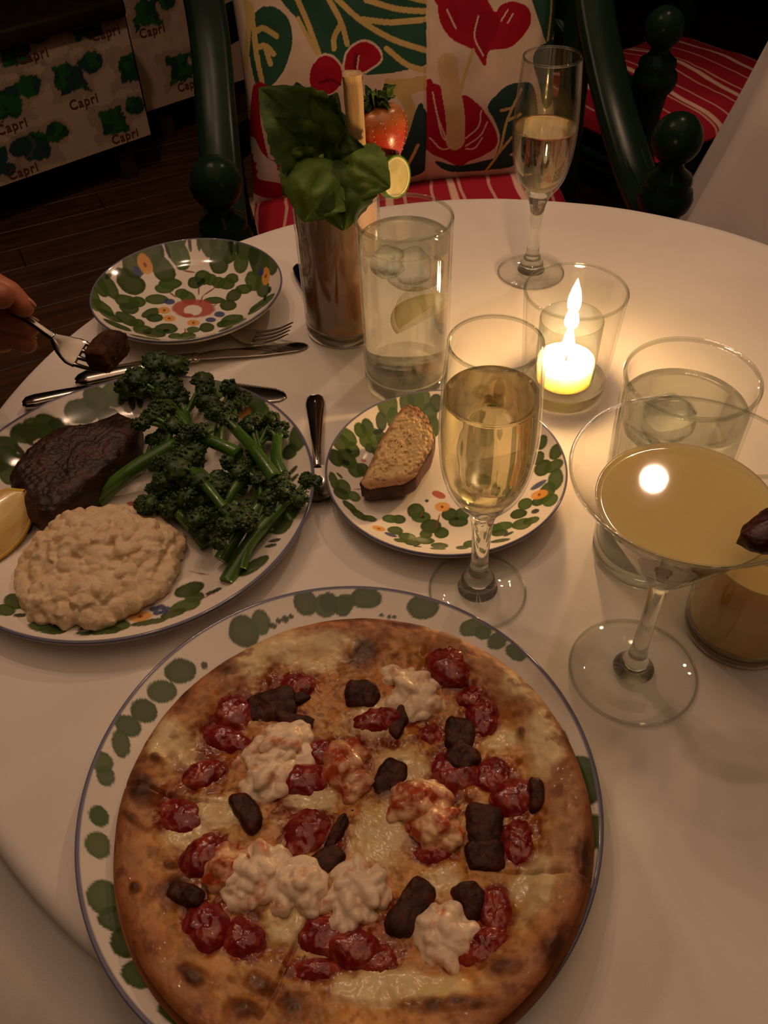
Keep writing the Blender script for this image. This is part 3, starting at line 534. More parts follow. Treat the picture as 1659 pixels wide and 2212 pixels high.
plate('bread_plate', (.0475, .4714), .0902, .0178, Z0, [(-41.1,76.8,8.7,-0.6,-0.4,-12.2,'g'),(-46.5,60.8,4.4,-0.3,-0.3,-8.6,'g'),(-36.7,64.5,5.3,-0.4,-0.4,-10.4,'g'),(-24.9,79.0,6.3,-0.4,-0.4,-8.9,'g'),(-17.6,83.0,7.0,-0.5,-0.5,-8.5,'g'),(-11.3,82.5,6.3,-0.4,-0.5,-8.5,'g'),(-7.1,71.1,6.3,-0.4,-0.6,-8.7,'g'),(-0.9,79.5,5.6,-0.4,-0.5,-7.3,'g'),(-5.2,58.0,5.8,-0.4,-0.9,-11.9,'g'),(-63.3,49.2,5.2,-0.4,-0.1,-6.9,'g'),(-57.7,53.1,5.2,-0.4,-0.1,-8.0,'g'),(-52.4,46.4,5.8,-0.4,-0.2,-7.9,'g'),(-59.3,40.7,5.1,-0.3,-0.1,-6.8,'g'),(-52.0,34.1,3.8,-0.3,-0.2,-6.7,'g'),(-56.7,34.4,3.8,-0.3,-0.1,-4.9,'g'),(-41.6,43.6,6.5,-0.4,-0.3,-8.7,'g'),(-47.0,46.1,4.5,-0.3,-0.2,-6.9,'g'),(-72.9,39.5,6.5,-0.4,-0.0,-7.8,'g'),(-78.2,31.8,7.0,-0.5,0.0,-8.5,'g'),(-70.2,29.2,5.8,-0.4,-0.0,-7.6,'g'),(-74.2,17.6,7.4,-0.5,-0.0,-9.0,'g'),(-82.2,16.1,6.2,-0.4,0.1,-8.2,'g'),(-67.7,9.4,6.2,-0.4,-0.1,-8.1,'g'),(-62.4,11.0,5.0,-0.3,-0.1,-7.3,'g'),(-51.8,16.1,4.3,-0.3,-0.1,-5.5,'g'),(-83.3,-10.4,3.4,1.6,2.5,-9.9,'g'),(-76.9,-12.6,5.5,-0.3,0.0,-8.6,'g'),(-78.1,-21.6,6.0,-0.4,0.0,-6.8,'g'),(-69.2,-20.4,4.8,-0.3,-0.0,-6.0,'g'),(-71.8,-34.4,5.3,-5.6,-1.7,-3.3,'g'),(-65.7,-41.8,6.0,-5.2,-1.8,-4.1,'g'),(-58.3,-43.9,5.3,-0.3,-0.1,-4.1,'g'),(-24.3,-33.9,6.5,-0.4,-0.5,-8.1,'g'),(-20.9,-40.2,7.2,-0.4,-0.4,-5.7,'g'),(-37.1,-41.8,5.3,-0.3,-0.2,-4.8,'g'),(-43.3,-41.4,5.8,-0.4,-0.2,-4.8,'g'),(0.3,-38.9,5.9,-0.4,-0.6,-6.6,'g'),(5.8,-46.2,7.1,-0.4,-0.5,-5.6,'g'),(8.9,-39.4,5.3,-0.3,-0.6,-6.6,'g'),(-14.2,-50.1,7.6,-0.5,-0.5,-7.1,'g'),(-18.4,-58.2,4.6,-0.3,-0.4,-5.5,'g'),(-7.4,-57.2,5.2,-0.3,-0.5,-6.3,'g'),(-32.0,-62.4,6.3,-0.4,-0.3,-5.4,'g'),(-40.2,-55.2,5.7,-0.3,-0.2,-5.5,'g'),(-20.1,-66.3,7.0,-0.4,-0.3,-5.4,'g'),(-28.8,-70.7,5.7,-0.3,-0.2,-4.2,'g'),(-37.1,-68.6,4.6,-0.3,-0.1,-3.2,'g'),(-9.8,-73.4,6.2,-0.4,-0.3,-4.2,'g'),(-11.4,-78.2,5.7,-0.3,-0.2,-2.1,'g'),(11.7,-73.1,5.1,-0.3,-0.5,-5.3,'g'),(17.8,-71.9,5.7,-0.3,-0.5,-4.5,'g'),(5.3,-77.6,4.5,-0.3,-0.3,-2.9,'g'),(30.5,-56.2,5.8,-0.4,-0.7,-5.5,'g'),(36.8,-54.9,7.0,-0.4,-0.7,-5.5,'g'),(33.3,-63.0,5.8,-0.3,-0.6,-4.6,'g'),(49.9,-57.3,7.0,-0.4,-1.1,-7.6,'g'),(56.2,-56.0,5.8,-0.4,-0.7,-4.7,'g'),(49.4,-43.7,5.9,-0.4,-0.8,-5.7,'g'),(55.8,-33.6,5.3,-0.3,-1.0,-6.7,'g'),(65.7,-34.2,5.3,-0.3,-0.9,-5.8,'g'),(71.8,-27.5,5.1,-3.3,-4.5,-10.7,'g'),(79.9,-17.1,5.4,-0.3,-2.0,-11.8,'g'),(72.6,-38.2,5.3,-0.3,-1.2,-7.5,'g'),(76.4,25.5,4.4,-0.3,-1.0,-6.6,'g'),(84.7,11.0,4.9,-0.3,-1.2,-7.3,'g'),(73.7,0.2,6.2,-0.4,-1.3,-8.1,'g'),(81.1,-2.2,6.7,-0.4,-1.0,-6.2,'g'),(71.7,11.9,4.9,-0.3,-1.0,-6.4,'g'),(31.9,-74.3,6.9,-0.4,-0.4,-2.9,'g'),(37.2,55.1,6.5,-0.5,-1.0,-8.5,'g'),(48.3,56.4,6.6,-0.5,-1.1,-8.5,'g'),(57.0,49.5,6.5,-0.4,-1.2,-8.8,'g'),(66.6,40.4,6.4,-0.4,-1.3,-8.6,'g'),(24.8,68.9,6.2,-0.4,-0.9,-8.7,'g'),(16.9,73.9,6.3,-0.4,-0.8,-8.4,'g'),(26.0,14.9,6.5,-0.4,-0.8,-7.8,'g'),(34.0,4.7,6.5,-0.4,-0.9,-7.6,'g'),(-4.7,-30.7,5.6,-0.4,-0.4,-4.8,'y'),(66.8,-27.1,6.0,-0.4,-0.8,-5.0,'y'),(-51.8,-55.3,4.6,-0.3,-0.1,-3.7,'y'),(-14.5,65.1,5.3,-0.4,-0.3,-4.8,'y'),(-4.7,-30.7,1.2,-0.1,-0.1,-1.4,'o'),(66.8,-27.1,1.2,-0.1,-0.2,-1.4,'o'),(-51.8,-55.3,1.1,-0.1,-0.0,-1.0,'o'),(-6.2,-18.0,4.8,-2.9,-1.1,-3.4,'r'),(-61.6,20.7,2.0,-0.1,-0.0,-1.8,'r'),(-26.2,67.0,4.9,-0.3,-0.2,-4.3,'b'),(67.9,-16.3,6.2,2.6,0.3,-2.8,'b'),(-43.5,-61.7,4.4,-1.9,-0.6,-2.4,'b'),(-15.5,-23.8,1.4,-0.1,-0.1,-1.6,'d'),(-49.5,51.5,4.3,2.1,0.5,-2.4,'d'),(-74.9,14.7,2.9,-0.2,-0.0,-3.1,'d'),(60.9,-45.3,2.7,-0.2,-0.4,-2.9,'d'),(38.9,-66.6,3.9,2.1,0.4,-1.8,'d'),(-72.9,27.4,2.4,-0.2,-0.0,-2.0,'d'),(-19.7,-40.3,1.9,-0.1,-0.1,-1.4,'d'),(4.8,-43.5,1.8,-0.1,-0.1,-1.4,'d'),(-17.2,89.7,2.8,-0.2,-0.1,-2.0,'d'),(-79.5,-1.3,2.3,-2.0,-0.5,-1.3,'d'),(-25.5,-75.7,3.0,-0.2,-0.1,-1.1,'d'),(-8.9,-45.3,0.5,-0.2,-2.2,-8.2,'s'),(-20.2,-37.6,0.5,-0.2,-0.9,-3.3,'s'),(-66.6,-11.4,3.1,1.0,0.1,-0.5,'s')], 'painted plate holding the piece of toasted bread', 2)
plate('pizza_plate', (-.0309, .2183), .1412, .0178, Z0, [(-22.8,130.5,7.7,-0.4,0.3,-8.5,'g'),(-9.6,128.4,8.2,-0.5,0.1,-7.9,'g'),(0.7,127.8,6.5,-0.4,0.0,-7.1,'g'),(-61.6,111.2,9.8,-0.5,0.9,-10.8,'g'),(-51.3,117.2,6.2,-0.3,0.6,-8.3,'g'),(-98.3,82.9,8.7,3.5,3.1,-7.2,'g'),(-107.6,69.1,8.2,2.2,2.5,-6.7,'g'),(-116.5,55.8,7.2,1.9,2.7,-6.9,'g'),(-123.6,45.6,7.1,-0.4,1.1,-6.4,'g'),(-126.0,34.4,5.1,-0.3,1.5,-8.3,'g'),(-133.8,22.3,5.9,-0.3,1.2,-6.4,'g'),(-131.0,15.0,5.0,-0.2,1.2,-6.3,'g'),(-130.5,-8.3,4.8,-0.2,1.2,-5.9,'g'),(-43.7,115.4,2.6,-0.1,0.1,-1.9,'d'),(-40.1,118.6,1.7,-0.1,0.1,-1.9,'d'),(-35.9,119.7,2.2,-0.1,0.1,-2.4,'d'),(-32.2,121.5,1.7,-0.1,0.1,-1.9,'d'),(-84.5,87.7,2.1,-0.1,0.3,-2.5,'d'),(-7.3,130.2,6.5,-0.4,0.1,-6.8,'g'),(2.9,129.7,6.0,-0.3,-0.0,-6.1,'g'),(16.4,131.8,10.4,-0.6,-0.1,-6.9,'g'),(53.1,122.6,10.2,-0.6,-0.5,-8.1,'g'),(82.5,104.6,7.4,-0.4,-0.6,-5.7,'g'),(89.7,100.2,5.4,-0.3,-0.5,-4.7,'g'),(97.5,93.2,6.2,-0.3,-0.7,-5.4,'g'),(108.0,83.6,5.6,-4.6,-2.6,-4.1,'g'),(26.2,120.0,1.6,-0.1,-0.0,-1.2,'d'),(31.2,118.6,1.6,-0.1,-0.0,-1.2,'d'),(34.5,118.1,1.3,-0.1,-0.0,-1.1,'d'),(-130.1,-8.5,5.3,-0.2,1.2,-5.9,'g'),(-127.8,-24.1,6.4,-0.3,1.5,-7.4,'g'),(-119.5,-51.1,8.4,-0.4,1.7,-9.0,'g'),(-112.4,-61.9,7.4,-0.3,1.2,-6.2,'g'),(-104.6,-73.1,7.6,-0.3,1.3,-7.6,'g'),(-94.9,-87.8,9.0,-0.4,1.1,-6.8,'g'),(-75.7,-100.0,7.1,-0.3,0.6,-4.2,'g'),(-70.9,-107.1,12.9,-4.5,-1.4,-5.0,'g'),(134.8,-4.6,10.0,-0.5,-2.1,-10.6,'g'),(131.0,-30.1,9.6,-0.4,-1.9,-9.8,'g'),(120.3,-66.9,9.5,-0.4,-1.8,-9.2,'g'),(109.7,-87.7,9.2,-0.4,-1.5,-8.5,'g'),(96.2,-103.1,9.0,-0.4,-1.3,-8.1,'g')] + auto_ring(.1412, 5, [(20, 235), (330, 360)]), 'large painted plate under the whole pizza', 3)
plate('dinner_plate', (-.188, .46), .1379, .0178, Z0, [(-57.7,102.0,13.7,3.0,4.0,-12.3,'g'),(-46.9,114.5,11.5,-0.8,2.5,-12.7,'g'),(-34.3,118.9,9.9,-0.7,2.1,-11.5,'g'),(-35.4,97.9,9.7,-0.7,1.9,-9.9,'g'),(-81.9,85.8,11.3,-0.8,2.6,-10.7,'g'),(-87.2,81.2,8.2,-0.6,1.9,-7.6,'g'),(48.1,118.5,12.8,-2.7,0.5,-10.3,'g'),(79.8,100.3,16.3,-10.1,-1.9,-12.6,'g'),(92.2,87.8,7.5,-6.9,-2.3,-7.6,'g'),(122.9,50.0,6.8,-0.5,0.5,-13.8,'g'),(117.2,38.7,6.2,-0.4,0.4,-8.1,'g'),(-104.3,48.6,7.7,-0.5,3.4,-12.3,'g'),(-101.4,32.4,6.3,-0.4,2.8,-10.3,'g'),(-94.1,5.7,5.8,-0.4,3.4,-12.6,'g'),(-88.5,-9.3,5.7,-0.4,2.3,-8.4,'g'),(-75.4,-20.3,5.6,-0.3,2.3,-8.8,'g'),(54.3,-89.6,9.8,2.9,2.4,-7.2,'g'),(59.4,-98.4,6.7,-0.4,0.8,-6.5,'g'),(55.1,-106.6,9.9,1.7,1.9,-7.0,'g'),(48.2,-113.6,8.2,2.4,1.5,-4.3,'g'),(33.5,-120.1,12.3,1.5,0.9,-3.2,'g'),(12.9,-120.5,8.9,-0.5,1.1,-6.1,'g'),(8.6,-125.1,7.8,-0.4,0.8,-4.5,'g'),(-32.6,-119.6,12.9,-0.7,1.5,-6.2,'g'),(-27.7,-123.9,8.9,-0.5,1.0,-4.2,'g'),(-61.2,-95.0,7.9,-0.4,2.2,-8.1,'g'),(-64.1,-104.1,6.7,-0.4,1.8,-6.4,'g'),(97.7,-76.2,9.9,7.3,2.9,-5.8,'g'),(114.8,-37.9,7.1,5.4,4.0,-8.7,'g'),(121.5,-26.4,5.8,-0.4,0.4,-9.1,'g'),(1.3,-127.0,6.5,-0.4,0.6,-2.9,'g'),(25.9,-113.2,7.8,1.3,1.5,-4.9,'y'),(25.9,-112.8,1.7,-0.1,0.2,-1.3,'o'),(76.4,91.4,6.6,-0.5,0.6,-7.2,'y'),(33.3,-106.2,3.2,-0.2,0.4,-2.8,'b'),(37.7,-104.8,3.2,-0.2,0.4,-2.9,'b'),(42.1,-107.5,2.9,-0.2,0.4,-2.8,'b'),(36.7,-110.8,3.2,-0.2,0.4,-2.5,'b'),(41.2,-110.7,2.9,-0.2,0.3,-2.3,'b'),(-18.1,112.4,2.9,-0.2,1.4,-8.1,'d'),(-12.1,114.7,2.9,-0.2,1.4,-8.7,'d'),(-93.9,69.3,5.0,-5.0,-0.7,-2.4,'d'),(-97.3,57.6,5.7,-5.7,-0.7,-2.3,'d'),(99.7,70.9,3.4,4.5,1.5,-2.6,'d'),(120.4,18.1,3.6,3.6,1.0,-2.1,'d'),(121.5,9.2,3.6,3.5,1.0,-2.0,'d'),(108.2,-57.6,4.6,-0.3,0.1,-2.1,'d'),(110.7,-53.0,4.6,-0.3,0.1,-2.1,'d'),(-8.8,-121.7,2.6,2.6,1.3,-1.8,'d'),(70.5,-96.5,3.5,1.0,0.7,-2.2,'d'),(74.3,-94.5,3.5,1.0,0.7,-2.2,'d'),(-53.6,-108.8,4.1,0.7,0.9,-2.1,'d'),(0.1,-121.4,3.4,1.5,1.0,-2.0,'d'),(9.1,-20.5,4.4,2.1,1.5,-3.5,'r'),(22.4,-12.1,6.1,-1.8,0.1,-3.1,'r'),(0.2,-2.4,4.5,-0.3,0.6,-3.2,'r'),(-2.8,-50.1,8.5,-0.5,1.4,-7.7,'r'),(16.5,-29.9,5.1,-0.3,0.6,-3.6,'g'),(1.6,-10.8,6.7,-0.4,0.9,-5.2,'g'),(-6.4,-127.4,5.8,-0.3,0.5,-2.2,'g'),(59.2,-74.0,8.3,-3.3,-0.0,-0.5,'s'),(66.3,-100.5,5.6,3.2,0.2,-0.5,'s')] + auto_ring(.1379, 6, [(0, 130), (225, 360)]), 'painted dinner plate holding steak, mash and broccolini', 4)

# ---------------------------------------------------------------- pizza
PC = (-.024, .206); PR = .127; PZ = Z0 + .0005
TOM = [(-92.3,-0.4,12.3,-2.8,-0.3,-9.5,'g'),(-26.9,17.6,12.0,-0.6,0.3,-8.6,'g'),(-24.7,-11.1,8.1,10.0,7.5,-6.7,'g'),(-76.8,-21.5,8.5,7.6,6.6,-7.2,'g'),(60.1,85.8,11.1,-5.6,-4.2,-10.6,'g'),(76.5,53.5,8.9,-0.5,-1.3,-11.4,'g'),(87.8,2.2,11.6,-0.5,-1.4,-10.3,'g'),(86.8,-22.2,8.4,1.9,1.3,-11.2,'g'),(-31.8,79.2,9.6,1.5,1.4,-7.7,'g'),(-70.6,63.4,11.8,-0.6,1.1,-11.7,'g'),(-71.5,45.5,13.3,-5.8,-1.6,-7.0,'g'),(-83.1,24.1,10.4,3.8,3.0,-6.8,'g'),(15.2,53.0,12.5,1.9,0.9,-7.1,'g'),(-53.5,-63.0,9.3,-0.4,0.7,-8.8,'g'),(-71.8,-57.0,9.8,-0.4,1.2,-10.6,'g'),(70.2,-55.5,7.5,-0.3,-1.3,-10.7,'g'),(61.7,-71.9,13.0,3.8,1.9,-7.0,'g'),(57.0,20.1,12.1,-2.9,-2.7,-10.6,'g'),(76.6,16.4,10.5,1.5,0.4,-9.1,'g'),(-15.3,-62.5,10.6,-0.4,0.2,-8.4,'g'),(0.1,-69.3,11.9,-0.5,-0.0,-8.2,'g'),(-17.1,-77.7,11.8,-0.5,0.1,-5.0,'g'),(12.9,-75.9,9.0,-0.4,-0.2,-6.8,'g'),(42.4,-25.0,9.3,-0.4,-0.4,-5.9,'g'),(-14.7,34.7,11.5,-0.6,0.1,-7.1,'g'),(70.5,66.0,8.0,-0.4,-0.7,-6.8,'g'),(44.8,43.2,7.7,-0.4,-0.4,-5.8,'g')]
EGG = [(-48.5,65.3,12.9,2.5,2.1,-8.5,'g'),(-32.8,55.4,10.5,-2.2,-0.3,-3.5,'g'),(5.8,69.4,9.1,-1.4,-0.7,-8.4,'g'),(27.5,50.9,4.0,7.7,3.4,-2.3,'g'),(61.5,41.8,7.4,-1.1,-1.6,-9.2,'g'),(60.8,26.3,5.9,-5.2,-4.5,-5.9,'g'),(20.0,15.9,5.6,9.5,5.9,-4.0,'g'),(-56.1,1.2,5.9,-8.9,-4.5,-2.9,'g'),(-8.6,-13.5,5.4,7.8,2.2,-1.6,'g'),(-14.0,-28.0,6.8,5.9,4.0,-4.5,'g'),(69.0,-12.6,8.4,-1.2,-1.9,-9.7,'g'),(68.1,-28.4,8.8,0.4,-0.2,-7.0,'g'),(98.5,1.2,3.6,-0.2,-1.2,-7.7,'g'),(29.2,-53.0,7.9,11.0,6.0,-4.0,'g'),(58.5,-50.0,6.1,3.0,3.5,-7.3,'g'),(-83.8,-41.6,8.1,-3.1,-1.1,-4.5,'g'),(-31.3,70.0,5.5,2.1,1.0,-3.0,'g')]
LOB = [(36.0,72.8,18.5,-9.1,-6.1,-16.3,'g'),(-40.4,38.2,17.5,-0.9,0.7,-13.2,'g'),(-45.7,21.8,11.6,-5.0,-3.9,-14.1,'g'),(-3.1,22.5,10.4,1.5,2.4,-15.2,'o'),(-49.2,-33.0,15.0,8.3,7.6,-11.9,'g'),(-27.0,-40.7,9.8,-3.9,-3.5,-10.4,'g'),(2.5,-44.7,13.1,-4.0,-4.4,-15.2,'g'),(44.4,-63.7,12.3,-2.6,-3.4,-12.6,'g'),(35.8,1.5,13.6,-0.6,-0.7,-11.8,'o'),(-63.5,-27.7,9.8,-0.4,0.9,-9.4,'o'),(45.6,-13.5,10.8,-4.7,-3.0,-6.8,'o')]
CHEESE = [(14.5,-13.9,15.3,-9.9,-10.3,-17.0,'g'),(-31.8,-53.4,11.9,-4.6,-5.8,-17.1,'g'),(-71.3,2.7,16.7,2.4,2.8,-10.3,'g'),(47.2,-39.0,12.2,3.8,2.4,-8.7,'g'),(84.5,36.0,14.3,2.0,0.2,-6.8,'g'),(-19.1,100.8,30.6,4.9,2.1,-12.9,'g'),(103.4,68.2,12.8,7.2,6.6,-19.4,'g'),(11.1,54.4,18.6,-0.9,-0.3,-13.5,'g'),(108.4,32.0,12.8,-0.6,-4.1,-25.4,'g'),(20.8,-88.3,42.4,-1.7,-0.4,-8.7,'g'),(-104.1,42.4,8.7,8.9,14.1,-16.2,'g'),(30.7,21.8,14.0,-6.3,-4.0,-10.1,'g'),(-86.7,-11.7,14.5,-0.7,1.3,-9.9,'g'),(88.6,-47.6,10.8,-2.4,-6.5,-19.5,'g'),(-53.1,102.6,21.2,14.3,6.5,-12.2,'g'),(-19.6,5.4,19.8,-0.9,0.2,-7.8,'g'),(69.8,113.4,23.2,-12.2,-5.2,-13.0,'g'),(-121.9,55.0,10.7,-0.5,3.0,-18.1,'g')]
SAUCE = [(-42.9,69.4,24.5,-1.3,1.2,-22.0,'g'),(-80.5,41.3,16.2,15.9,13.5,-16.1,'g'),(-89.3,8.7,22.5,-1.1,2.0,-15.8,'g'),(-27.4,16.4,22.7,-1.1,0.8,-24.3,'g'),(55.7,17.9,27.6,-1.3,-2.4,-27.1,'g'),(78.5,63.2,19.3,-14.9,-13.1,-20.8,'g'),(56.5,90.1,19.4,-1.0,-1.3,-16.6,'g'),(-9.1,-67.0,28.7,-1.2,0.2,-18.7,'g'),(64.5,-59.6,16.0,-6.5,-10.9,-21.6,'g'),(-70.5,-49.6,17.6,2.3,7.0,-24.0,'g'),(-73.5,-22.0,16.7,-0.7,1.3,-12.0,'g'),(24.1,47.8,31.5,-1.6,-0.7,-17.7,'g'),(86.4,-14.7,16.7,-0.8,-3.1,-22.1,'g'),(38.2,-17.4,16.7,-0.8,-1.0,-14.6,'g'),(0.3,31.6,18.0,-0.9,-0.1,-16.9,'g'),(-14.4,-15.0,16.8,-0.8,0.3,-17.2,'g'),(8.8,-53.0,27.1,-1.2,-0.3,-15.2,'g')]
CHAR = [(6.4,99.5,14.3,9.1,5.8,-12.7,'g'),(-78.0,95.5,14.2,-3.7,-0.4,-8.6,'g'),(-112.7,15.1,10.0,3.6,6.4,-12.8,'g'),(-114.7,-3.0,10.2,-7.0,-1.5,-2.8,'g'),(-87.9,-38.8,13.9,1.8,3.0,-9.5,'g'),(-107.5,-39.1,3.7,-0.2,0.7,-4.1,'g'),(105.9,66.5,4.6,-0.2,-0.6,-4.0,'g'),(95.1,38.4,3.1,-0.2,-0.5,-3.5,'g'),(70.5,-82.5,10.7,1.3,0.4,-5.9,'g'),(-43.2,-83.7,9.3,-3.4,-1.8,-5.4,'g'),(-25.7,-94.0,10.5,-0.4,0.3,-8.5,'g'),(-117.3,43.1,4.7,-0.2,0.6,-3.5,'g'),(123.7,31.3,7.4,3.9,4.9,-15.0,'g'),(116.1,-35.2,5.0,-0.7,-4.5,-16.0,'g'),(-73.6,-80.5,9.1,-6.7,-3.0,-3.6,'g'),(-50.9,-94.9,8.4,-0.3,0.5,-5.6,'g'),(41.3,116.7,11.5,-0.6,-0.2,-4.3,'g'),(127.6,66.9,6.7,-0.3,-1.7,-9.3,'g'),(-93.2,-25.9,4.3,-0.2,0.5,-3.3,'g'),(45.6,-96.9,25.0,-1.0,-0.4,-4.7,'g'),(94.9,-77.5,6.8,-4.3,-6.8,-8.4,'g'),(0.9,122.5,26.2,-1.4,-0.0,-3.6,'g'),(-127.0,10.5,3.0,-0.1,2.9,-15.9,'g'),(-97.5,72.2,8.2,-0.4,0.9,-7.0,'g'),(-107.6,31.2,5.2,-0.2,0.5,-3.4,'g'),(26.9,119.3,8.7,-0.5,-0.1,-3.6,'g')]
CUTS = [[(51.3,116.2),(41.0,87.6),(2.5,-5.8),(-26.8,-64.2),(-42.2,-99.0)], [(-131.0,18.6),(-69.1,5.1),(2.5,-10.8),(55.9,-32.5),(120.0,-44.5)]]
def blobd(x, y, b):
    cx, cy, ax, ay, bx, by = [q / 1000 for q in b[:6]]; det = ax * by - ay * bx; dx, dy = x - cx, y - cy
    return np.hypot((dx * by - dy * bx) / det, (dy * ax - dx * ay) / det)
def pizza_lift(x, y): return plate_h(np.hypot(x + PC[0] + .0309, y + PC[1] - .2183), .1412, .0178)
def pizza_z(x, y):
    r = np.hypot(x, y) / PR; th = np.arctan2(y, x)
    rim = .0125 + .0045 * sm(.74, .90, r) + .0015 * n2(x, y, 28, 3)
    z = rim * np.clip(1 - np.clip((r - .88) / .12, 0, 1) ** 2.6, 0, 1) ** .5
    z = z + .0014 * n2(x, y, 60, 4) * sm(1, .9, r) + .0006 * n2(x, y, 220, 5) * sm(1, .92, r)
    for b in CHAR: z = z + .0028 * sm(1.1, .2, blobd(x, y, b)) * sm(1.0, .9, r)
    for b in CHEESE: z = z + .0012 * sm(1.0, .6, blobd(x, y, b)) * sm(.95, .8, r)
    return z + pizza_lift(x, y)
def pizza():
    t = thing('pizza', 'whole round pizza with lobster, tomato and dark roasted vegetable pieces', 'pizza', (PC[0], PC[1], PZ))
    nr, ns = 190, 620; r = np.r_[np.linspace(.0005, PR * .9, nr - 40), PR * (.9 + .1 * np.sin(np.linspace(.02, 1, 70) * math.pi / 2))]
    th = np.linspace(0, 2 * np.pi, ns, endpoint=False); Rg, Tg = [g.ravel() for g in np.meshgrid(r, th, indexing='ij')]
    wob = 1 + .012 * fbm(np.stack([np.cos(Tg) * 2, np.sin(Tg) * 2, 0 * Tg], -1), 3, 8)
    x, y = Rg * np.cos(Tg), Rg * np.sin(Tg); z = pizza_z(x, y); rad = Rg / PR
    cut = np.full(x.shape, 9.)
    for c in CUTS: cut = np.minimum(cut, seg_d(x, y, [(a / 1000, b / 1000) for a, b in c]) + .0008 * n2(x, y, 120, 9))
    z = z - .0030 * sm(.0012, .0002, cut) * (z - pizza_lift(x, y) > .004) * sm(.45, .8, rad + .3 * n2(x, y, 25, 91))
    nA = n2(x, y, 30, 11, 4); nB = n2(x, y, 90, 12, 4); nC = n2(x, y, 260, 13, 3); nD = n2(x, y, 480, 14, 2)
    def mixc(col, c, a): return col * (1 - a[:, None]) + np.array(c) * a[:, None]
    col = np.tile(hx('D8A468'), (len(x), 1))
    col = mixc(col, hx('E6C08A'), sm(-.1, .5, nA)); col = mixc(col, hx('BC7640'), sm(.05, .7, nB) * .55); col = mixc(col, hx('8a4a22'), sm(.35, .7, nC + .4 * nB) * .35)
    inner = sm(.92, .78, rad + .06 * nA)
    col = mixc(col, hx('DDB06c'), inner * .85)
    col = mixc(col, hx('C88a44'), inner * sm(-.1, .5, nB) * .6)
    fs = np.zeros(len(x))
    for b in SAUCE: fs = np.maximum(fs, sm(1.25, .35, blobd(x, y, b)))
    for b in TOM: fs = np.maximum(fs, .95 * sm(1.9, .9, blobd(x, y, b)))
    sa = sm(.25, .85, fs + .45 * nB + .22 * nC) * inner
    col = mixc(col, hx('A04a2a'), sa * .75); col = mixc(col, hx('7a2218'), sm(.45, .95, fs + .5 * n2(x, y, 150, 22, 3)) * inner * .75)
    for b in LOB: col = mixc(col, hx('C8642e'), sm(1.5, .9, blobd(x, y, b) + .3 * nB) * .4)
    cf = np.zeros(len(x))
    for b in CHEESE: cf = np.maximum(cf, sm(1.15, .6, blobd(x, y, b) + .25 * nB))
    col = mixc(col, hx('F0DDB0'), cf * .85)
    col = mixc(col, hx('ECCF8e'), inner * sm(.30, .6, n2(x, y, 170, 51, 3)) * .55)
    col = mixc(col, hx('E2A040'), inner * sm(.25, .55, n2(x, y, 110, 31, 3)) * .4)
    col = mixc(col, hx('6a2a16'), inner * (1 - cf) * sm(.35, .6, nC + .3 * nD) * .5)
    for b in EGG: col = mixc(col, hx('4a2412'), sm(1.35, .95, blobd(x, y, b) + .15 * nC) * .6)
    edge = sm(.90, .99, rad); col = mixc(col, hx('B56A34'), edge * (.55 + .3 * nA))
    for b in CHAR:
        d = blobd(x, y, b) + .45 * nB + .25 * nC
        col = mixc(col, hx('8a4c22'), sm(1.25, .5, d) * .75); col = mixc(col, hx('3c1d0e'), sm(.75, .1, d) * .75)
    col = mixc(col, hx('7a3c1a'), sm(.38, .62, n2(x, y, 130, 41, 3)) * sm(.7, .95, rad) * .6)
    col = mixc(col, hx('5a2c14'), sm(.0012, .0003, cut) * .5 * sm(.45, .8, rad))
    z = z + (.0013 * n2(x, y, 190, 71, 3) * inner * (1 - .6 * cf))
    cf2 = (cf * (1 - .4 * sm(.3, .8, nB)))[:, None]; gin = (inner * (.55 + .45 * sm(-.3, .4, nA)))[:, None]; tone = np.array([.60, .46, .42]) * (1 - gin) + np.array([.84, .72, .56]) * gin; col = col * (tone * (1 - cf2) + np.array([.88, .86, .76]) * cf2)
    wet = inner * (.35 + .65 * np.clip(sa + cf, 0, 1))
    V = np.stack([x, y, z], 1); bx = PR * .985 * np.cos(th); by = PR * .985 * np.sin(th)
    n0 = len(V); V = np.vstack([V, np.stack([bx, by, pizza_lift(bx, by)], 1), np.stack([bx * .66, by * .66, pizza_lift(bx * .66, by * .66)], 1), [[0, 0, .0045]]]); cb = np.tile(hx('8a5428'), (2 * ns + 1, 1))
    F = gridF(nr, ns, wv=True).tolist()
    for j in range(ns):
        k = (j + 1) % ns; F.append([n0 - ns + j, n0 + j, n0 + k, n0 - ns + k]); F.append([n0 + j, n0 + ns + j, n0 + ns + k, n0 + k]); F.append([n0 + ns + j, n0 + 2 * ns, n0 + ns + k])
    mp_ = vm('pizza_bake', .42, .5, 420, coat=.1); nt_ = mp_.node_tree
    at_ = nt_.nodes.new('ShaderNodeAttribute'); at_.attribute_name = 'wet'; mr_ = nt_.nodes.new('ShaderNodeMapRange'); mr_.inputs['To Min'].default_value = .62; mr_.inputs['To Max'].default_value = .20
    nt_.links.new(at_.outputs['Fac'], mr_.inputs['Value']); nt_.links.new(mr_.outputs[0], nt_.nodes['Principled BSDF'].inputs['Roughness'])
    cr_o = mk('crust', V, F, mp_, t, True, np.vstack([col, cb]), world=False)
    wa = cr_o.data.attributes.new('wet', 'FLOAT', 'POINT'); wa.data.foreach_set('value', np.r_[wet, np.zeros(2 * ns + 1)].astype(np.float32)); fixn(cr_o)
    # toppings
    mt = vm('roasted_tomato', .24, .45, 330, coat=.25)
    me = pm('roasted_eggplant', hx('2e150e'), hx('5c3020'), 140, .5, .6, 420, spec=.22, lo=.4, hi=.75)
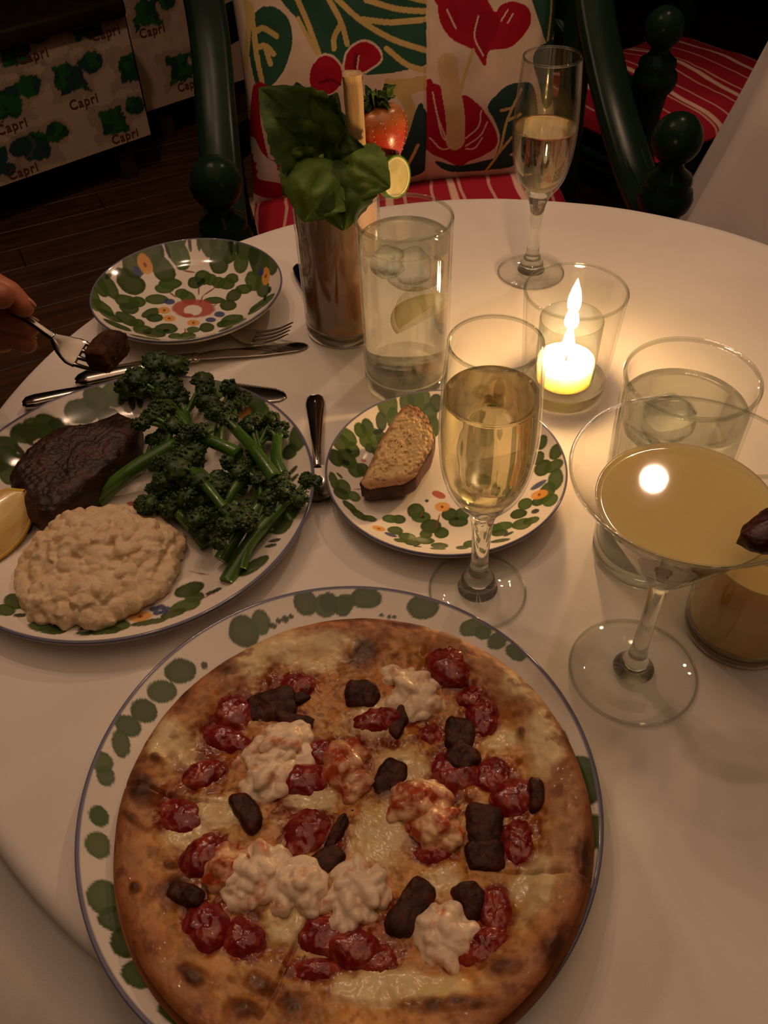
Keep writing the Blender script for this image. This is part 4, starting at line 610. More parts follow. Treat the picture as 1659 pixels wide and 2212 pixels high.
    ml = pm('lobster_meat', hx('E8D0B2'), hx('C8643a'), 95, .36, .5, 420, coat=.1, lo=.55, hi=.74)
    ms = pm('lobster_orange_meat', hx('E0B488'), hx('A8401e'), 110, .34, .5, 420, coat=.15, lo=.38, hi=.58)
    def zt(b): return float(pizza_z(np.array([b[0] / 1000]), np.array([b[1] / 1000]))[0])
    def blend(V, pal, seed, sc):
        c = np.tile(pal[0], (len(V), 1)); f = fbm(V * sc, 3, seed)
        for k, (cc, lo, hi, am) in enumerate(pal[1:]):
            al = (sm(lo, hi, fbm(V * sc * (1 + .6 * k), 3, seed + k)) * am)[:, None]; c = c * (1 - al) + np.array(cc) * al
        return c
    for i, b in enumerate(TOM):
        q = [v / 1000 for v in b[:6]]; s = math.sqrt(abs(q[2] * q[5] - q[3] * q[4]))
        V, F = dome((q[0], q[1], zt(b) - .0035), np.array(q[2:4]) * 1.2, np.array(q[4:6]) * 1.2, min(.0078, s * .75), 2.0, 22, 56, .0005, 120, .10, i + 3, .12)
        V[:, 2] += .0006 * fbm(V * 330, 3, i) - .0010 * sm(.1, .5, fbm(V * 140, 2, i + 9))
        c = blend(V, [hx('7c1a1c'), (hx('9e3c2c'), 0, .5, .7), (hx('581014'), .1, .6, .6), (hx('B46a50'), .32, .66, .4)], i, 130)
        mk('tomato_half', V, F, mt, t, True, c, world=False)
    for i, b in enumerate(EGG):
        q = [v / 1000 for v in b[:6]]; a, bb = np.array(q[2:4]), np.array(q[4:6])
        rn = random.Random(i + 77); qd = []; cor = [rn.uniform(.80, 1.16) for _ in range(4)]
        for u in np.linspace(0, 2 * math.pi, 48, endpoint=False):
            cu, su = math.cos(u), math.sin(u); k = (abs(cu) ** 4.5 + abs(su) ** 4.5) ** (-1 / 4.5); j = int(u // (math.pi / 2)); w_ = math.sin(2 * (u % (math.pi / 2))) ** 1.5
            qd.append(np.array(q[:2]) + k * (cu * a + su * bb) * (1.17 + (cor[j % 4] - 1) * w_))
        V, F = dome((q[0], q[1], zt(b) - .002), None, None, rn.uniform(.0042, .0062), 6, 20, 64, .0005, 200, .07, i + 60, .15, outline=qd)
        rn = random.Random(i); V[:, 2] += (V[:, 0] - q[0]) * rn.uniform(-.15, .15) + (V[:, 1] - q[1]) * rn.uniform(-.1, .25) + .0005 * fbm(V * 300, 3, i)
        mk('eggplant_piece', V, F, me, t, world=False)
    for i, b in enumerate(LOB):
        q = [v / 1000 for v in b[:6]]; s = math.sqrt(abs(q[2] * q[5] - q[3] * q[4])); z0 = zt(b) - .002
        rn = random.Random(i + 40); bl = []
        for k in range(46):
            a_, r_ = rn.uniform(0, 6.28), rn.uniform(0, 1) ** .55 * 1.0
            px = q[0] + r_ * (math.cos(a_) * q[2] + math.sin(a_) * q[4]); py = q[1] + r_ * (math.cos(a_) * q[3] + math.sin(a_) * q[5])
            r0 = rn.uniform(.0028, .0056); D = ICO[3][0] * r0 * np.array([rn.uniform(.9, 2.0), rn.uniform(.75, 1.1), rn.uniform(.65, .95)])
            an = rn.uniform(0, 6.28); ca, sa_ = math.cos(an), math.sin(an); D = np.c_[D[:, 0] * ca - D[:, 1] * sa_, D[:, 0] * sa_ + D[:, 1] * ca, D[:, 2]]
            hz = float(pizza_lift(np.array([px]), np.array([py]))[0]) - float(pizza_lift(np.array([q[0]]), np.array([q[1]]))[0])
            bl.append((D + np.array([px, py, z0 + hz + .0015 + rn.uniform(.1, 1) * .0075 * (1 - r_ ** 2)]), ICO[3][1]))
        V, F = join(bl); V = V + .0007 * np.stack([vnoise(V * 420, i), vnoise(V * 420, i + 3), vnoise(V * 420, i + 6)], 1)
        o = mk('lobster_chunk', V, F, ms if b[6] == 'o' else ml, t, world=False)
        rm = o.modifiers.new('fuse', 'REMESH'); rm.mode = 'VOXEL'; rm.voxel_size = .0007; rm.use_smooth_shade = True
        sm_ = o.modifiers.new('soften', 'SMOOTH'); sm_.factor = .5; sm_.iterations = 5
pizza()

# ---------------------------------------------------------------- dinner plate food
DZ = TZ + .0052
STEAK = [(a / 1000, b / 1000) for a, b in [(-278.3,471.3),(-273.6,493.0),(-265.2,508.5),(-251.8,524.2),(-228.9,527.5),(-202.7,540.5),(-187.7,527.1),(-186.1,507.9),(-195.3,481.2),(-206.6,462.4),(-219.6,440.4),(-234.8,425.5),(-245.3,428.1),(-262.5,445.1)]]
cs = np.mean(STEAK, axis=0)
V, F = dome((cs[0], cs[1], DZ), None, None, .020, 7, 80, 260, .0010, 60, .035, 5, .45, outline=STEAK)
V[:, 2] += (.0008 * fbm(V * 330, 4, 9) + .0006 * fbm(V * 120, 2, 19)) * sm(DZ + .002, DZ + .01, V[:, 2])
tag(mk('steak', V, F, pm('seared_steak', hx('1c0d08'), hx('4a2614'), 90, .52, 1.0, 700, spec=.5, lo=.35, hi=.75, detail=10), None, True, loc=(cs[0], cs[1], DZ)), 'dark seared steak with a charred crust on the dinner plate', 'steak')

mc = (-0.1983,0.3937,0.75)
def mash():
    a = np.array((-0.1424,0.401,0.746)) - np.array(mc); b = np.array((-0.2068,0.4487,0.746)) - np.array(mc)
    rn = random.Random(9); bl = []
    for k in range(1100):
        an, r_ = rn.uniform(0, 6.28), rn.random() ** .5
        edge = 1 + .10 * math.sin(3 * an + 1) + .06 * math.sin(7 * an)
        p = np.array(mc[:2]) + (math.cos(an) * a[:2] + math.sin(an) * b[:2]) * r_ * .93 * edge
        ph = float(plate_h(math.hypot(p[0] + .188, p[1] - .46), .1379, .0178)) + Z0; top = .027 * max(0, 1 - r_ ** 2.6) ** .6
        top *= 1 - .35 * math.exp(-((math.cos(an) * r_ + .05) / .5) ** 2 - ((math.sin(an) * r_ + .35) / .18) ** 2)
        r0 = rn.choice((.0016, .0020, .0026, .0034, .0046, .0060)); D = ICO[2][0] * r0 * np.array([rn.uniform(.8, 1.3), rn.uniform(.8, 1.3), rn.uniform(.7, 1.1)])
        z = ph + max(r0 * .6, top * (1 - .30 * rn.random() ** 2) - r0 * .2)
        bl.append((D + np.array([p[0], p[1], z]), ICO[2][1]))
    for s_ in np.linspace(.15, .86, 5):
        for an in np.linspace(0, 2 * math.pi, int(10 + 24 * s_), endpoint=False):
            p = np.array(mc[:2]) + (math.cos(an) * a[:2] + math.sin(an) * b[:2]) * s_; ph = float(plate_h(math.hypot(p[0] + .188, p[1] - .46), .1379, .0178)) + Z0
            hgt = .027 * max(0, 1 - s_ ** 2.6) ** .6 * .8 + .003; bl.append((ICO[2][0] * np.array([.009, .009, hgt / 2]) + np.array([p[0], p[1], ph + hgt / 2]), ICO[2][1]))
    V, F = join(bl); V = V + .0016 * np.stack([vnoise(V * 230, 1), vnoise(V * 230, 4), vnoise(V * 230, 7)], 1)
    mo = tag(mk('mashed_potato', V, F, pm('mashed_potato', hx('D8BA90'), hx('E4CCA8'), 90, .6, 1.0, 260), None, True, loc=(mc[0], mc[1], DZ)), 'lumpy mound of cream coloured mashed potato', 'mashed potato')
    rm = mo.modifiers.new('fuse', 'REMESH'); rm.mode = 'VOXEL'; rm.voxel_size = .0008; rm.use_smooth_shade = True
    sm_ = mo.modifiers.new('soften', 'SMOOTH'); sm_.factor = .4; sm_.iterations = 1
mash()
def lemon(loc, label, r=.026, ln=.056, rot=0, tilt=0, cols=('E8C25a', 'E3B668')):
    """a quarter wedge lying on its peel, cut faces up"""
    t = thing('lemon_wedge', label, 'lemon wedge', loc, rot)
    n, m = 26, 22; u = np.linspace(-1, 1, n); rr = r * np.sqrt(np.clip(1 - abs(u) ** 2.3, 0.0004, 1)); a = np.linspace(R_(-115 + tilt), R_(-5 + tilt), m)
    P = np.array([[(ui * ln / 2, ri * math.cos(q), ri * math.sin(q)) for q in a] for ui, ri in zip(u, rr)])
    P[..., 2] += r
    I = P.copy(); I[..., 1] *= .9; I[..., 2] = (I[..., 2] - r) * .9 + r; I[..., 0] *= .93
    fixn(mk('peel', np.vstack([P.reshape(-1, 3), I.reshape(-1, 3)]), np.vstack([gridF(n, m), gridF(n, m)[:, ::-1] + n * m]).tolist() + [[i * m, (i + 1) * m, n * m + (i + 1) * m, n * m + i * m] for i in range(n - 1)] + [[i * m + m - 1, (i + 1) * m + m - 1, n * m + (i + 1) * m + m - 1, n * m + i * m + m - 1] for i in range(n - 1)], pm('citrus_peel', hx(cols[0]), hx('d8ab40'), 60, .35, .3, 400), t, world=False))
    ax = np.array([(ui * ln / 2 * .93, 0, r) for ui in u]); Vf = np.vstack([ax, I[:, 0], I[:, -1]]); Vf = np.vstack([Vf, I.reshape(-1, 3) * 1.0])
    Ff = [[i, i + 1, n + i + 1, n + i] for i in range(n - 1)] + [[i, 2 * n + i, 2 * n + i + 1, i + 1] for i in range(n - 1)]
    fixn(mk('flesh', Vf[:3 * n], Ff, pm('citrus_flesh', hx(cols[1]), hx('F0D79a'), 130, .25, .4, 260, coat=.3, sss=.2, stretch=(.3, 1, 1)), t, world=False))
    return t
lc = (-0.2738,0.4192,0.744)
lemon((lc[0], lc[1], DZ + .0006), 'lemon wedge at the left edge of the dinner plate', .027, .07, R_(60), 0)

# broccolini: each stalk with its head
M['stalk'] = pm('broccolini_stalk', hx('4a7026'), hx('345a1c'), 80, .3, .2, 160, coat=.35)
M['floret'] = pm('broccolini_floret', hx('1a300c'), hx('35521a'), 220, .5, .6, 700, coat=.1)
M['bleaf'] = pm('broccolini_leaf', hx('1d4014'), hx('122c0d'), 90, .35, .3, 200, coat=.3)
def broccolini(base, tip, r, label, heads=1, seed=0, lift=.006, hs=1.0, curve=0.0):
    rn = random.Random(seed); b, e = np.array(base), np.array(tip)
    t = thing('broccolini', label, 'broccolini', tuple(b), 0, 'broccolini stalks heaped on the dinner plate')
    d = e - b; L = np.linalg.norm(d); side = np.array([-d[1], d[0], 0]) / (L + 1e-9)
    mid = (b + e) / 2 + side * curve + np.array([0, 0, lift])
    P = spline([b, b * .6 + mid * .4 + np.array([0, 0, lift * .3]), mid, e], 18)
    s = mk('stem', *sweep(P, np.linspace(r, r * .72, 18), np.linspace(r, r * .72, 18), (0, 0, 1), 10), M['stalk'], t)
    du = d / L; bl = []; tw = []
    nb = 6 if heads else 0
    for k in range(nb):
        a = rn.uniform(-.9, .9); dirv = du * math.cos(a) + side * math.sin(a) + np.array([0, 0, rn.uniform(-.1, .5)]); ln = rn.uniform(.012, .022) * hs
        q = P[-3] + (P[-1] - P[-3]) * rn.random(); tip_ = q + dirv * ln
        tw.append(tube([q, (q + tip_) / 2 + np.array([0, 0, .001]), tip_], [r * .5, r * .35, r * .3], 7, 6))
        rc = np.array([rn.uniform(.0052, .0075), rn.uniform(.0052, .0075), rn.uniform(.0042, .0058)]) * hs
        core = ICO[3][0] * rc; core = core * (1 + .28 * fbm(core * 420, 3, seed * 10 + k))[:, None] + tip_; bl.append((core, ICO[3][1]))
        for j in range(46):
            p = ICO[4][0][rn.randrange(len(ICO[4][0]))]; p = p * rc * rn.uniform(.95, 1.12) + tip_; s_ = rn.uniform(.0008, .0016) * (.6 + .4 * hs)
            bl.append((ICO[1][0] * s_ + p, ICO[1][1]))
    if tw:
        mk('branchlet', *join(tw), M['stalk'], t)
        V, F = join(bl); f = mk('floret', V, F, M['floret'], t)
    return t
def bz(px): return px
BRO = [
 ((-0.0765,0.4469,0.774), (-0.1142,0.5119,0.772), .0044, 'broccolini stalk slanting down to the right across the heap', 1, .004, 1.1, 0),
 ((-0.0687,0.4441,0.766), (-0.079,0.5072,0.766), .0042, 'upright thick broccolini stalk at the right side of the heap', 1, .004, .6, .004),
 ((-0.1041,0.4708,0.778), (-0.1674,0.5131,0.774), .0042, 'broccolini stalk lying across the top, its head by the steak', 1, .003, 1.3, 0),
 ((-0.2133,0.4616,0.748), (-0.15,0.4948,0.774), .0054, 'thickest broccolini stalk reaching between the steak and the mash', 1, .004, 1.2, 0),
 ((-0.2035,0.4799,0.748), (-0.1762,0.4982,0.756), .0036, 'short broccolini stalk beside the steak edge', 1, .002, 1.1, 0),
 ((-0.1078,0.372,0.752), (-0.0722,0.4324,0.762), .0044, 'long broccolini stalk with its cut end nearest the pizza', 1, .003, 1.0, .002),
 ((-0.113,0.3903,0.754), (-0.0826,0.4384,0.766), .0042, 'broccolini stalk second along the lower right of the heap', 1, .003, 1.0, 0),
 ((-0.1255,0.4082,0.75), (-0.1525,0.4385,0.758), .0042, 'broccolini stalk pointing at the mash with a round cut end', 1, .003, 1.2, 0),
 ((-0.1181,0.4422,0.77), (-0.1412,0.4679,0.77), .0034, 'broccolini stalk half hidden in the middle of the heap', 1, .003, 1.3, 0),
 ((-0.1411,0.507,0.758), (-0.1807,0.5706,0.76), .0042, 'broccolini with the big dark head rising at the far plate rim', 1, .004, 1.75, 0),
 ((-0.1705,0.432,0.748), (-0.164,0.4464,0.752), .0026, 'small broccolini sprig touching the mash', 1, .001, .8, 0),
 ((-0.0954,0.4073,0.748), (-0.0608,0.4568,0.752), .0036, 'broccolini with a dark tip at the right rim', 1, .003, .9, -.003),
 ((-0.1108,0.4681,0.768), (-0.0791,0.4462,0.766), .0026, 'thin broccolini stalk lying sideways over the heap', 1, .002, .8, 0),
 ((-0.1023,0.4594,0.752), (-0.1282,0.4607,0.762), .0036, 'broccolini with a wide head in the heap centre', 1, .003, 1.7, 0),
 ((-0.1448,0.4947,0.75), (-0.1586,0.5559,0.756), .0036, 'broccolini head next to the big dark one', 1, .003, 1.6, 0),
 ((-0.1284,0.5129,0.752), (-0.1263,0.5395,0.758), .0034, 'broccolini head on the far right of the heap', 1, .003, 1.4, 0),
 ((-0.1231,0.425,0.75), (-0.1403,0.436,0.754), .0034, 'broccolini head low in the heap above the mash', 1, .003, 1.5, 0),
 ((-0.0798,0.4197,0.748), (-0.1096,0.4399,0.76), .0036, 'broccolini with its head turned to the heap centre from the right rim', 1, .003, 1.4, 0),
 ((-0.0923,0.4805,0.76), (-0.1174,0.425,0.764), .0038, 'broccolini leaning down over the lower heap', 1, .004, 1.2, 0),
 ((-0.0659,0.4261,0.75), (-0.0909,0.4604,0.76), .0036, 'broccolini stalk closest to the spoon', 1, .003, 1.3, 0),
 ((-0.0989,0.3812,0.754), (-0.0883,0.4225,0.76), .0036, 'broccolini stalk lying on two others near the pizza plate', 1, .003, 1.0, 0),
 ((-0.1369,0.4563,0.776), (-0.1046,0.4103,0.774), .0036, 'broccolini stalk on top pointing right', 1, .003, 1.2, 0),
 ((-0.0897,0.4383,0.758), (-0.0933,0.4993,0.762), .0034, 'broccolini standing up behind the upright stalk', 1, .003, 1.3, 0),
 ((-0.1757,0.4893,0.752), (-0.1339,0.4513,0.762), .0034, 'broccolini tucked under the thickest stalk', 1, .003, 1.4, 0),
 ((-0.1784,0.5527,0.75), (-0.1792,0.5815,0.762), .0036, 'broccolini head tallest at the plate rim', 1, .003, 1.4, 0),
]
for i, (a, b, r, lb, h, lift, hs, cv) in enumerate(BRO): broccolini(a, b, r * 1.30, lb, h, i + 5, lift, hs * .84, cv)

# ---------------------------------------------------------------- bread
CR_ = [(a / 1000, b / 1000) for a, b in [(17.0,516.7),(22.6,520.1),(29.9,517.5),(36.6,507.1),(40.5,488.8),(37.9,479.2),(30.6,466.4),(24.2,453.9),(15.1,448.1),(0.1,446.4),(-11.2,444.4),(-16.3,450.1),(-8.2,467.0),(-1.3,485.7),(9.9,504.9)]]
def bread():
    c = np.mean(CR_, axis=0); zb = TZ + .0075
    t = thing('bread_slice', 'toasted slice of bread with a dark crust on the painted plate', 'bread', (c[0], c[1], zb))
    ns = 200; q = np.array(CR_) - c; q = np.vstack([q, q[:1]]); L = np.r_[0, np.cumsum(np.linalg.norm(np.diff(q, axis=0), axis=1))]; u = np.linspace(0, L[-1], ns, endpoint=False)
    E = np.stack([np.interp(u, L, q[:, 0]), np.interp(u, L, q[:, 1])], 1)
    for _ in range(3): E = .5 * E + .25 * (np.roll(E, 1, 0) + np.roll(E, -1, 0))
    def top(xy): return .021 + .10 * xy[:, 0] * -.3 + .22 * (xy[:, 1] + .01)
    rows = []
    for s in np.linspace(.02, 1, 70):
        p = E * s; rows.append(np.c_[p, top(p) - .0015 * s ** 6])
    V = np.array(rows).reshape(-1, 3); rr = np.repeat(np.linspace(.02, 1, 70), ns)
    hole = sm(.3, .6, fbm(V * 420, 3, 2)) * sm(1, .9, rr); V[:, 2] += .0005 * fbm(V * 500, 3, 6) - .0009 * hole
    col = np.tile(hx('E0BC80'), (len(V), 1)); nn = fbm(V * 70, 3, 7)[:, None]
    col = col * (1 + .15 * nn); tb = sm(.72, 1.0, rr + .12 * fbm(V * 90, 3, 8))[:, None]; col = col * (1 - tb * .75) + np.array(hx('8a4a1e')) * tb * .75; col = col * (1 - .3 * hole[:, None])
    mk('crumb', V, gridF(70, ns, wv=True)[:, ::-1].tolist(), vm('toasted_crumb', .7, .5, 500, grain=.12), t, True, col, world=False)
    rows = []; e = E * 1.0; zt = top(e) - .0015
    for k, (s, f) in enumerate(((1, 1), (1.02, .97), (1.025, .8), (1.02, .5), (1.0, .22), (.95, .05), (.88, 0), (.02, 0))):
        rows.append(np.c_[e * s, zt * f])
    V = np.array(rows).reshape(-1, 3); V = V + .0006 * fbm(V * 200, 3, 3)[:, None] * np.array([1, 1, 0]); V[:, 2] = np.maximum(V[:, 2], 0)
    mk('crust', V, gridF(len(rows), ns, wv=True)[:, ::-1].tolist(), pm('dark_bread_crust', hx('35160b'), hx('5a2a12'), 60, .5, .5, 200), t, world=False)
bread()

# ---------------------------------------------------------------- glassware
def mix_drink(name, col, glassy=.45, rough=.0, c2=None, z0=0, z1=1, sss=.3):
    """cloudy drink: part clear liquid, part scattering body"""
    m, nt, p = newmat(name); N, L = nt.nodes, nt.links
    tc = N.new('ShaderNodeTexCoord'); nz = N.new('ShaderNodeTexNoise'); nz.inputs['Scale'].default_value = 45; L.new(tc.outputs['Object'], nz.inputs['Vector'])
    sp = N.new('ShaderNodeSeparateXYZ'); L.new(tc.outputs['Object'], sp.inputs[0])
    ad = N.new('ShaderNodeMath'); ad.operation = 'MULTIPLY_ADD'; ad.inputs[1].default_value = .03; L.new(nz.outputs[0], ad.inputs[0]); L.new(sp.outputs['Z'], ad.inputs[2])
    mr = N.new('ShaderNodeMapRange'); mr.inputs['From Min'].default_value = z0 + .015; mr.inputs['From Max'].default_value = z1 + .015; L.new(ad.outputs[0], mr.inputs['Value'])
    cr = N.new('ShaderNodeValToRGB'); cs_ = c2 or [(0, tuple(q * .85 for q in col)), (1, col)]
    while len(cr.color_ramp.elements) < len(cs_): cr.color_ramp.elements.new(.5)
    for e, (po, c) in zip(cr.color_ramp.elements, cs_): e.position = po; e.color = (*c, 1)
    L.new(mr.outputs[0], cr.inputs[0]); L.new(cr.outputs[0], p.inputs['Base Color'])
    p.inputs['Roughness'].default_value = .03; p.inputs['Subsurface Weight'].default_value = sss; p.inputs['Subsurface Radius'].default_value = (.02, .012, .005); p.inputs['Subsurface Scale'].default_value = 1
    g = N.new('ShaderNodeBsdfGlass'); g.inputs['IOR'].default_value = 1.33; g.inputs['Roughness'].default_value = rough; L.new(cr.outputs[0], g.inputs['Color'])
    mx = N.new('ShaderNodeMixShader'); mx.inputs[0].default_value = glassy; L.new(p.outputs[0], mx.inputs[1]); L.new(g.outputs[0], mx.inputs[2]); L.new(mx.outputs[0], N['Material Output'].inputs[0])
    return m
M['water'] = solid_glass('still_water', (.95, .965, .93), 1.33, .35)
M['champagne'] = solid_glass('sparkling_wine', (.975, .925, .74), 1.33, .2)
M['ice'] = solid_glass('ice', (.93, .96, .97), 1.16, .3, .03)
def rim_ring(R, z, r, c, t, nm='rim'):
    q = np.linspace(0, 2 * math.pi, 12, endpoint=False)
    p = [(R + r * math.cos(a), z + r * 1.3 * math.sin(a)) for a in q]; p.append(p[0])
    return fixn(mk(nm, *lathe(p, 96, c), M['rimglass'], t, world=False))
def tumbler(name, label, xy, H, Rr, Rb, base, liquid=None, lz=None, wall=.0018, group='glasses on the table'):
    t = thing(name, label, 'glass', (xy[0], xy[1], TZ + .0004), 0, group)
    def Ro(z): return Rb + (Rr - Rb) * z / H
    zs = np.linspace(base, H - .001, 24)
    wl = [(Ro(z), z) for z in zs] + [(Ro(H) - wall * .5, H)] + [(Ro(z) - wall, z) for z in zs[::-1]]
    fixn(mk('wall', *lathe(wl, 96), M['glass'], t, world=False))
    rim_ring(Ro(H) - wall * .5, H - .0005, .0012, (0, 0, 0), t)
    b = [(0, .0012), (Rb * .8, .0008), (Rb * .9, 0), (Rb - .002, .0004), (Rb - .0002, .002), (Ro(base), base), (Ro(base) - wall, base), (Ro(base) * .8, base - .0015), (0, base - .0025)]
    fixn(mk('base', *lathe(b, 96), M['stem'], t, world=False))
    if liquid:
        z = np.linspace(base + .0004, lz, 20)
        lq = [(0, base + .0004)] + [(Ro(q) - wall * 1.02, q) for q in z] + [(Ro(lz) - wall * 1.4, lz - .0006), (Ro(lz) - wall * 2.2, lz - .0011), (Ro(lz) - wall * 2.8, lz - .0012), (Ro(lz) - wall * 3.2, lz - .0012), (Ro(lz) * .5, lz - .0012), (0, lz - .0012)]
        fixn(mk(liquid[0], *lathe(lq, 96), liquid[1], t, world=False))
    return t
WG = (.0244, .5985); MG = (-0.0289,0.6834,0.74)[:2]
tumbler('highball_glass', 'tall glass of ice water with a lemon slice, next to the leafy cocktail', WG, .151, .0369, .0352, .016, ('water', M['water']), .134)
mint = mix_drink('muddled_cocktail', hx('8a5a3c'), .03, .05, [(0, hx('B87c3a')), (.10, hx('84643a')), (.28, hx('98664a')), (.55, hx('B48470')), (1, hx('D6B4A6'))], .012, .135, .2)
tumbler('highball_glass', 'tall glass of brown cocktail topped with basil and strawberry', MG, .151, .0369, .0355, .013, ('drink', mint), .138)
tumbler('tumbler', 'straight glass of water standing behind the stemmed yellow cocktail', (.1795, .3914), .153, .0385, .0355, .014, ('water', M['water']), .132)
ycol = mix_drink('yellow_juice', hx('B8862e'), .25, .0, [(0, hx('E0B858')), (1, hx('EACB7c'))], .0, .08, .3)
tumbler('rocks_glass', 'low glass of yellow drink at the right edge, under the stemmed cocktail', (.2245, .3255), .100, .0372, .0338, .010, ('drink', ycol), .074)
def stemmed(name, label, xy, prof_out, prof_in, stem_top, liquid, lz, R, H, group=None):
    t = thing(name, label, 'glass', (xy[0], xy[1], TZ + .0004), 0, group)
    po = np.array(prof_out)
    lo = po[po[:, 1] <= stem_top + 1e-6]; hi = po[po[:, 1] >= stem_top - 1e-6]
    base = lo[lo[:, 1] <= .0045]; stm = lo[lo[:, 1] >= .0044]
    nb = [(0, .0006)] + [(base[0][0] * .97, 0)] + [tuple(q) for q in base] + [(0, base[-1][1])]
    fixn(mk('foot', *lathe(nb, 96), M['glass'], t, world=False))
    rim_ring(base[0][0] - .0008, .0012, .0009, (0, 0, 0), t, 'foot_edge')
    sp = spline([(*q, 0) for q in stm], 50)[:, :2]
    fixn(mk('stem', *lathe([(0, sp[0][1])] + [tuple(q) for q in sp] + [(0, sp[-1][1])], 48), M['stem'], t, world=False))
    ho = spline([(*q, 0) for q in hi], 60)[:, :2]
    hi_i = np.array(prof_in); ii = spline([(*q, 0) for q in hi_i], 60)[:, :2]
    bowl = [tuple(q) for q in ho] + [tuple(q) for q in ii[::-1]]
    fixn(mk('bowl', *lathe(bowl, 96), M['glass'], t, world=False))
    rim_ring(R - .0006, H - .0003, .0009, (0, 0, 0), t)
    k = ii[ii[:, 1] < lz]; r_l = np.interp(lz, ii[:, 1], ii[:, 0])
    lq = [tuple(q + np.array([-.00012, .0001])) for q in k] + [(r_l - .0002, lz), (r_l - .0012, lz - .0005), (r_l - .0022, lz - .0009), (r_l - .0032, lz - .001), (r_l - .004, lz - .001), (r_l * .5, lz - .001), (0, lz - .001)]
    lq[0] = (0, lq[0][1])
    fixn(mk(liquid[0], *lathe(lq, 96), liquid[1], t, world=False))
    return t
FO = [(.0330, .0012), (.0325, .0024), (.022, .0034), (.0135, .0044), (.0120, .0075), (.0112, .013), (.0085, .018), (.0066, .023), (.0058, .035), (.0060, .055), (.0072, .070), (.0100, .079), (.0128, .084),
      (.0185, .0915), (.0235, .102), (.0268, .117), (.0283, .134), (.0284, .150), (.0272, .172), (.0258, .190), (.0247, .2015)]
FI = [(0, .087), (.008, .0875), (.0145, .0905), (.0205, .099), (.0252, .115), (.0270, .134), (.0271, .150), (.0260, .172), (.0246, .190), (.0235, .2015)]
stemmed('champagne_flute', 'nearest flute of sparkling wine in front of the bread plate', (.0607, .3645), FO, FI, .084, ('wine', M['champagne']), .168, .0247, .2015, 'champagne flutes')
stemmed('champagne_flute', 'far flute of sparkling wine standing near the flowered pillow', (.1567, .764), FO, FI, .084, ('wine', M['champagne']), .144, .0247, .2015, 'champagne flutes')
MO = [(.0392, .0012), (.0386, .0022), (.024, .0034), (.0125, .0044), (.0095, .008), (.0072, .014), (.0052, .024), (.0046, .045), (.0046, .070), (.0058, .083), (.0085, .0905),
      (.0145, .0985), (.0245, .1145), (.0335, .130), (.0435, .147), (.0595, .1693)]
MI = [(0, .0955), (.004, .0957), (.0105, .0985), (.0232, .1148), (.0322, .130), (.0423, .147), (.0583, .1693)]
mart = mix_drink('cloudy_yellow_cocktail', hx('C89a48'), .10, .0, [(0, hx('DCA850')), (1, hx('EAD08c'))], .09, .15, .35)
stemmed('cocktail_glass', 'wide stemmed glass of cloudy yellow cocktail at the right', (.1498, .2958), MO, MI, .0905, ('cocktail', mart), .150, .0593, .1693)
# things in the drinks
def blobby(nm, c, s, m, label, cat, seed, group=None, rot=0, amp=.1):
    V = ICO[4][0].copy(); V = np.sign(V) * abs(V) ** .62; V = V / np.max(abs(V)); V = V * np.array(s) * (1 + amp * fbm(V * 1.3, 2, seed))[:, None]
    ca, sa = math.cos(rot), math.sin(rot); V = np.c_[V[:, 0] * ca - V[:, 1] * sa, V[:, 0] * sa + V[:, 1] * ca, V[:, 2]]
    return tag(mk(nm, V + np.array(c), ICO[4][1], m, None, True, loc=c), label, cat, group)
blobby('ice_cube', (WG[0] + .006, WG[1] + .004, TZ + .108), (.014, .013, .012), M['ice'], 'larger melting ice cube floating in the lemon water', 'ice cube', 1, 'ice cubes in the water', .5)
blobby('ice_cube', (WG[0] - .012, WG[1] - .010, TZ + .122), (.010, .011, .0095), M['ice'], 'smaller ice cube at the surface of the lemon water', 'ice cube', 2, 'ice cubes in the water', 1.1)
blobby('ice_cube', (.1745, .397, TZ + .117), (.015, .013, .0125), M['ice'], 'ice cube floating in the water glass behind the yellow cocktail', 'ice cube', 3, 'ice cubes in the water', .2)
def citrus_slice(loc, r, th, rot, label, peel, flesh, half=True, nm='lemon_slice', cat='lemon slice'):
    t = thing(nm, label, cat, loc); t.rotation_euler = rot
    n = 40; a = np.linspace(0, math.pi if half else 2 * math.pi, n)
    def ring(rr): return np.stack([rr * np.cos(a), rr * np.sin(a)], 1)
    def slab(r0, r1, h, m, name):
        o, i = ring(r1), ring(max(r0, 1e-4)); V = np.vstack([np.c_[o, np.full(n, h)], np.c_[i, np.full(n, h)], np.c_[o, np.full(n, -h)], np.c_[i, np.full(n, -h)]]); F = []
        for k in range(n - 1):
            F += [[k, k + 1, n + k + 1, n + k], [2 * n + k, 3 * n + k, 3 * n + k + 1, 2 * n + k + 1], [k, 2 * n + k, 2 * n + k + 1, k + 1], [n + k, n + k + 1, 3 * n + k + 1, 3 * n + k]]
        F += [[0, n, 3 * n, 2 * n], [n - 1, 2 * n - 1, 4 * n - 1, 3 * n - 1]]
        return fixn(mk(name, V, F, m, t, False, world=False))
    slab(r * .92, r, th, peel, 'rind'); slab(r * .82, r * .92, th * .98, pm('citrus_pith', hx('E9E2C0'), hx('E0D8B0'), 50, .5), 'pith'); slab(0, r * .82, th * .9, flesh, 'flesh')
    return t
citrus_slice((WG[0] + .012, WG[1] - .004, TZ + .070), .021, .0022, (R_(62), R_(-25), R_(20)), 'lemon slice sunk in the tall water glass', pm('lemon_rind', hx('E6D27a'), hx('dcc868'), 60, .35), pm('lemon_flesh', hx('F2E8BC'), hx('ECDFA8'), 120, .3))

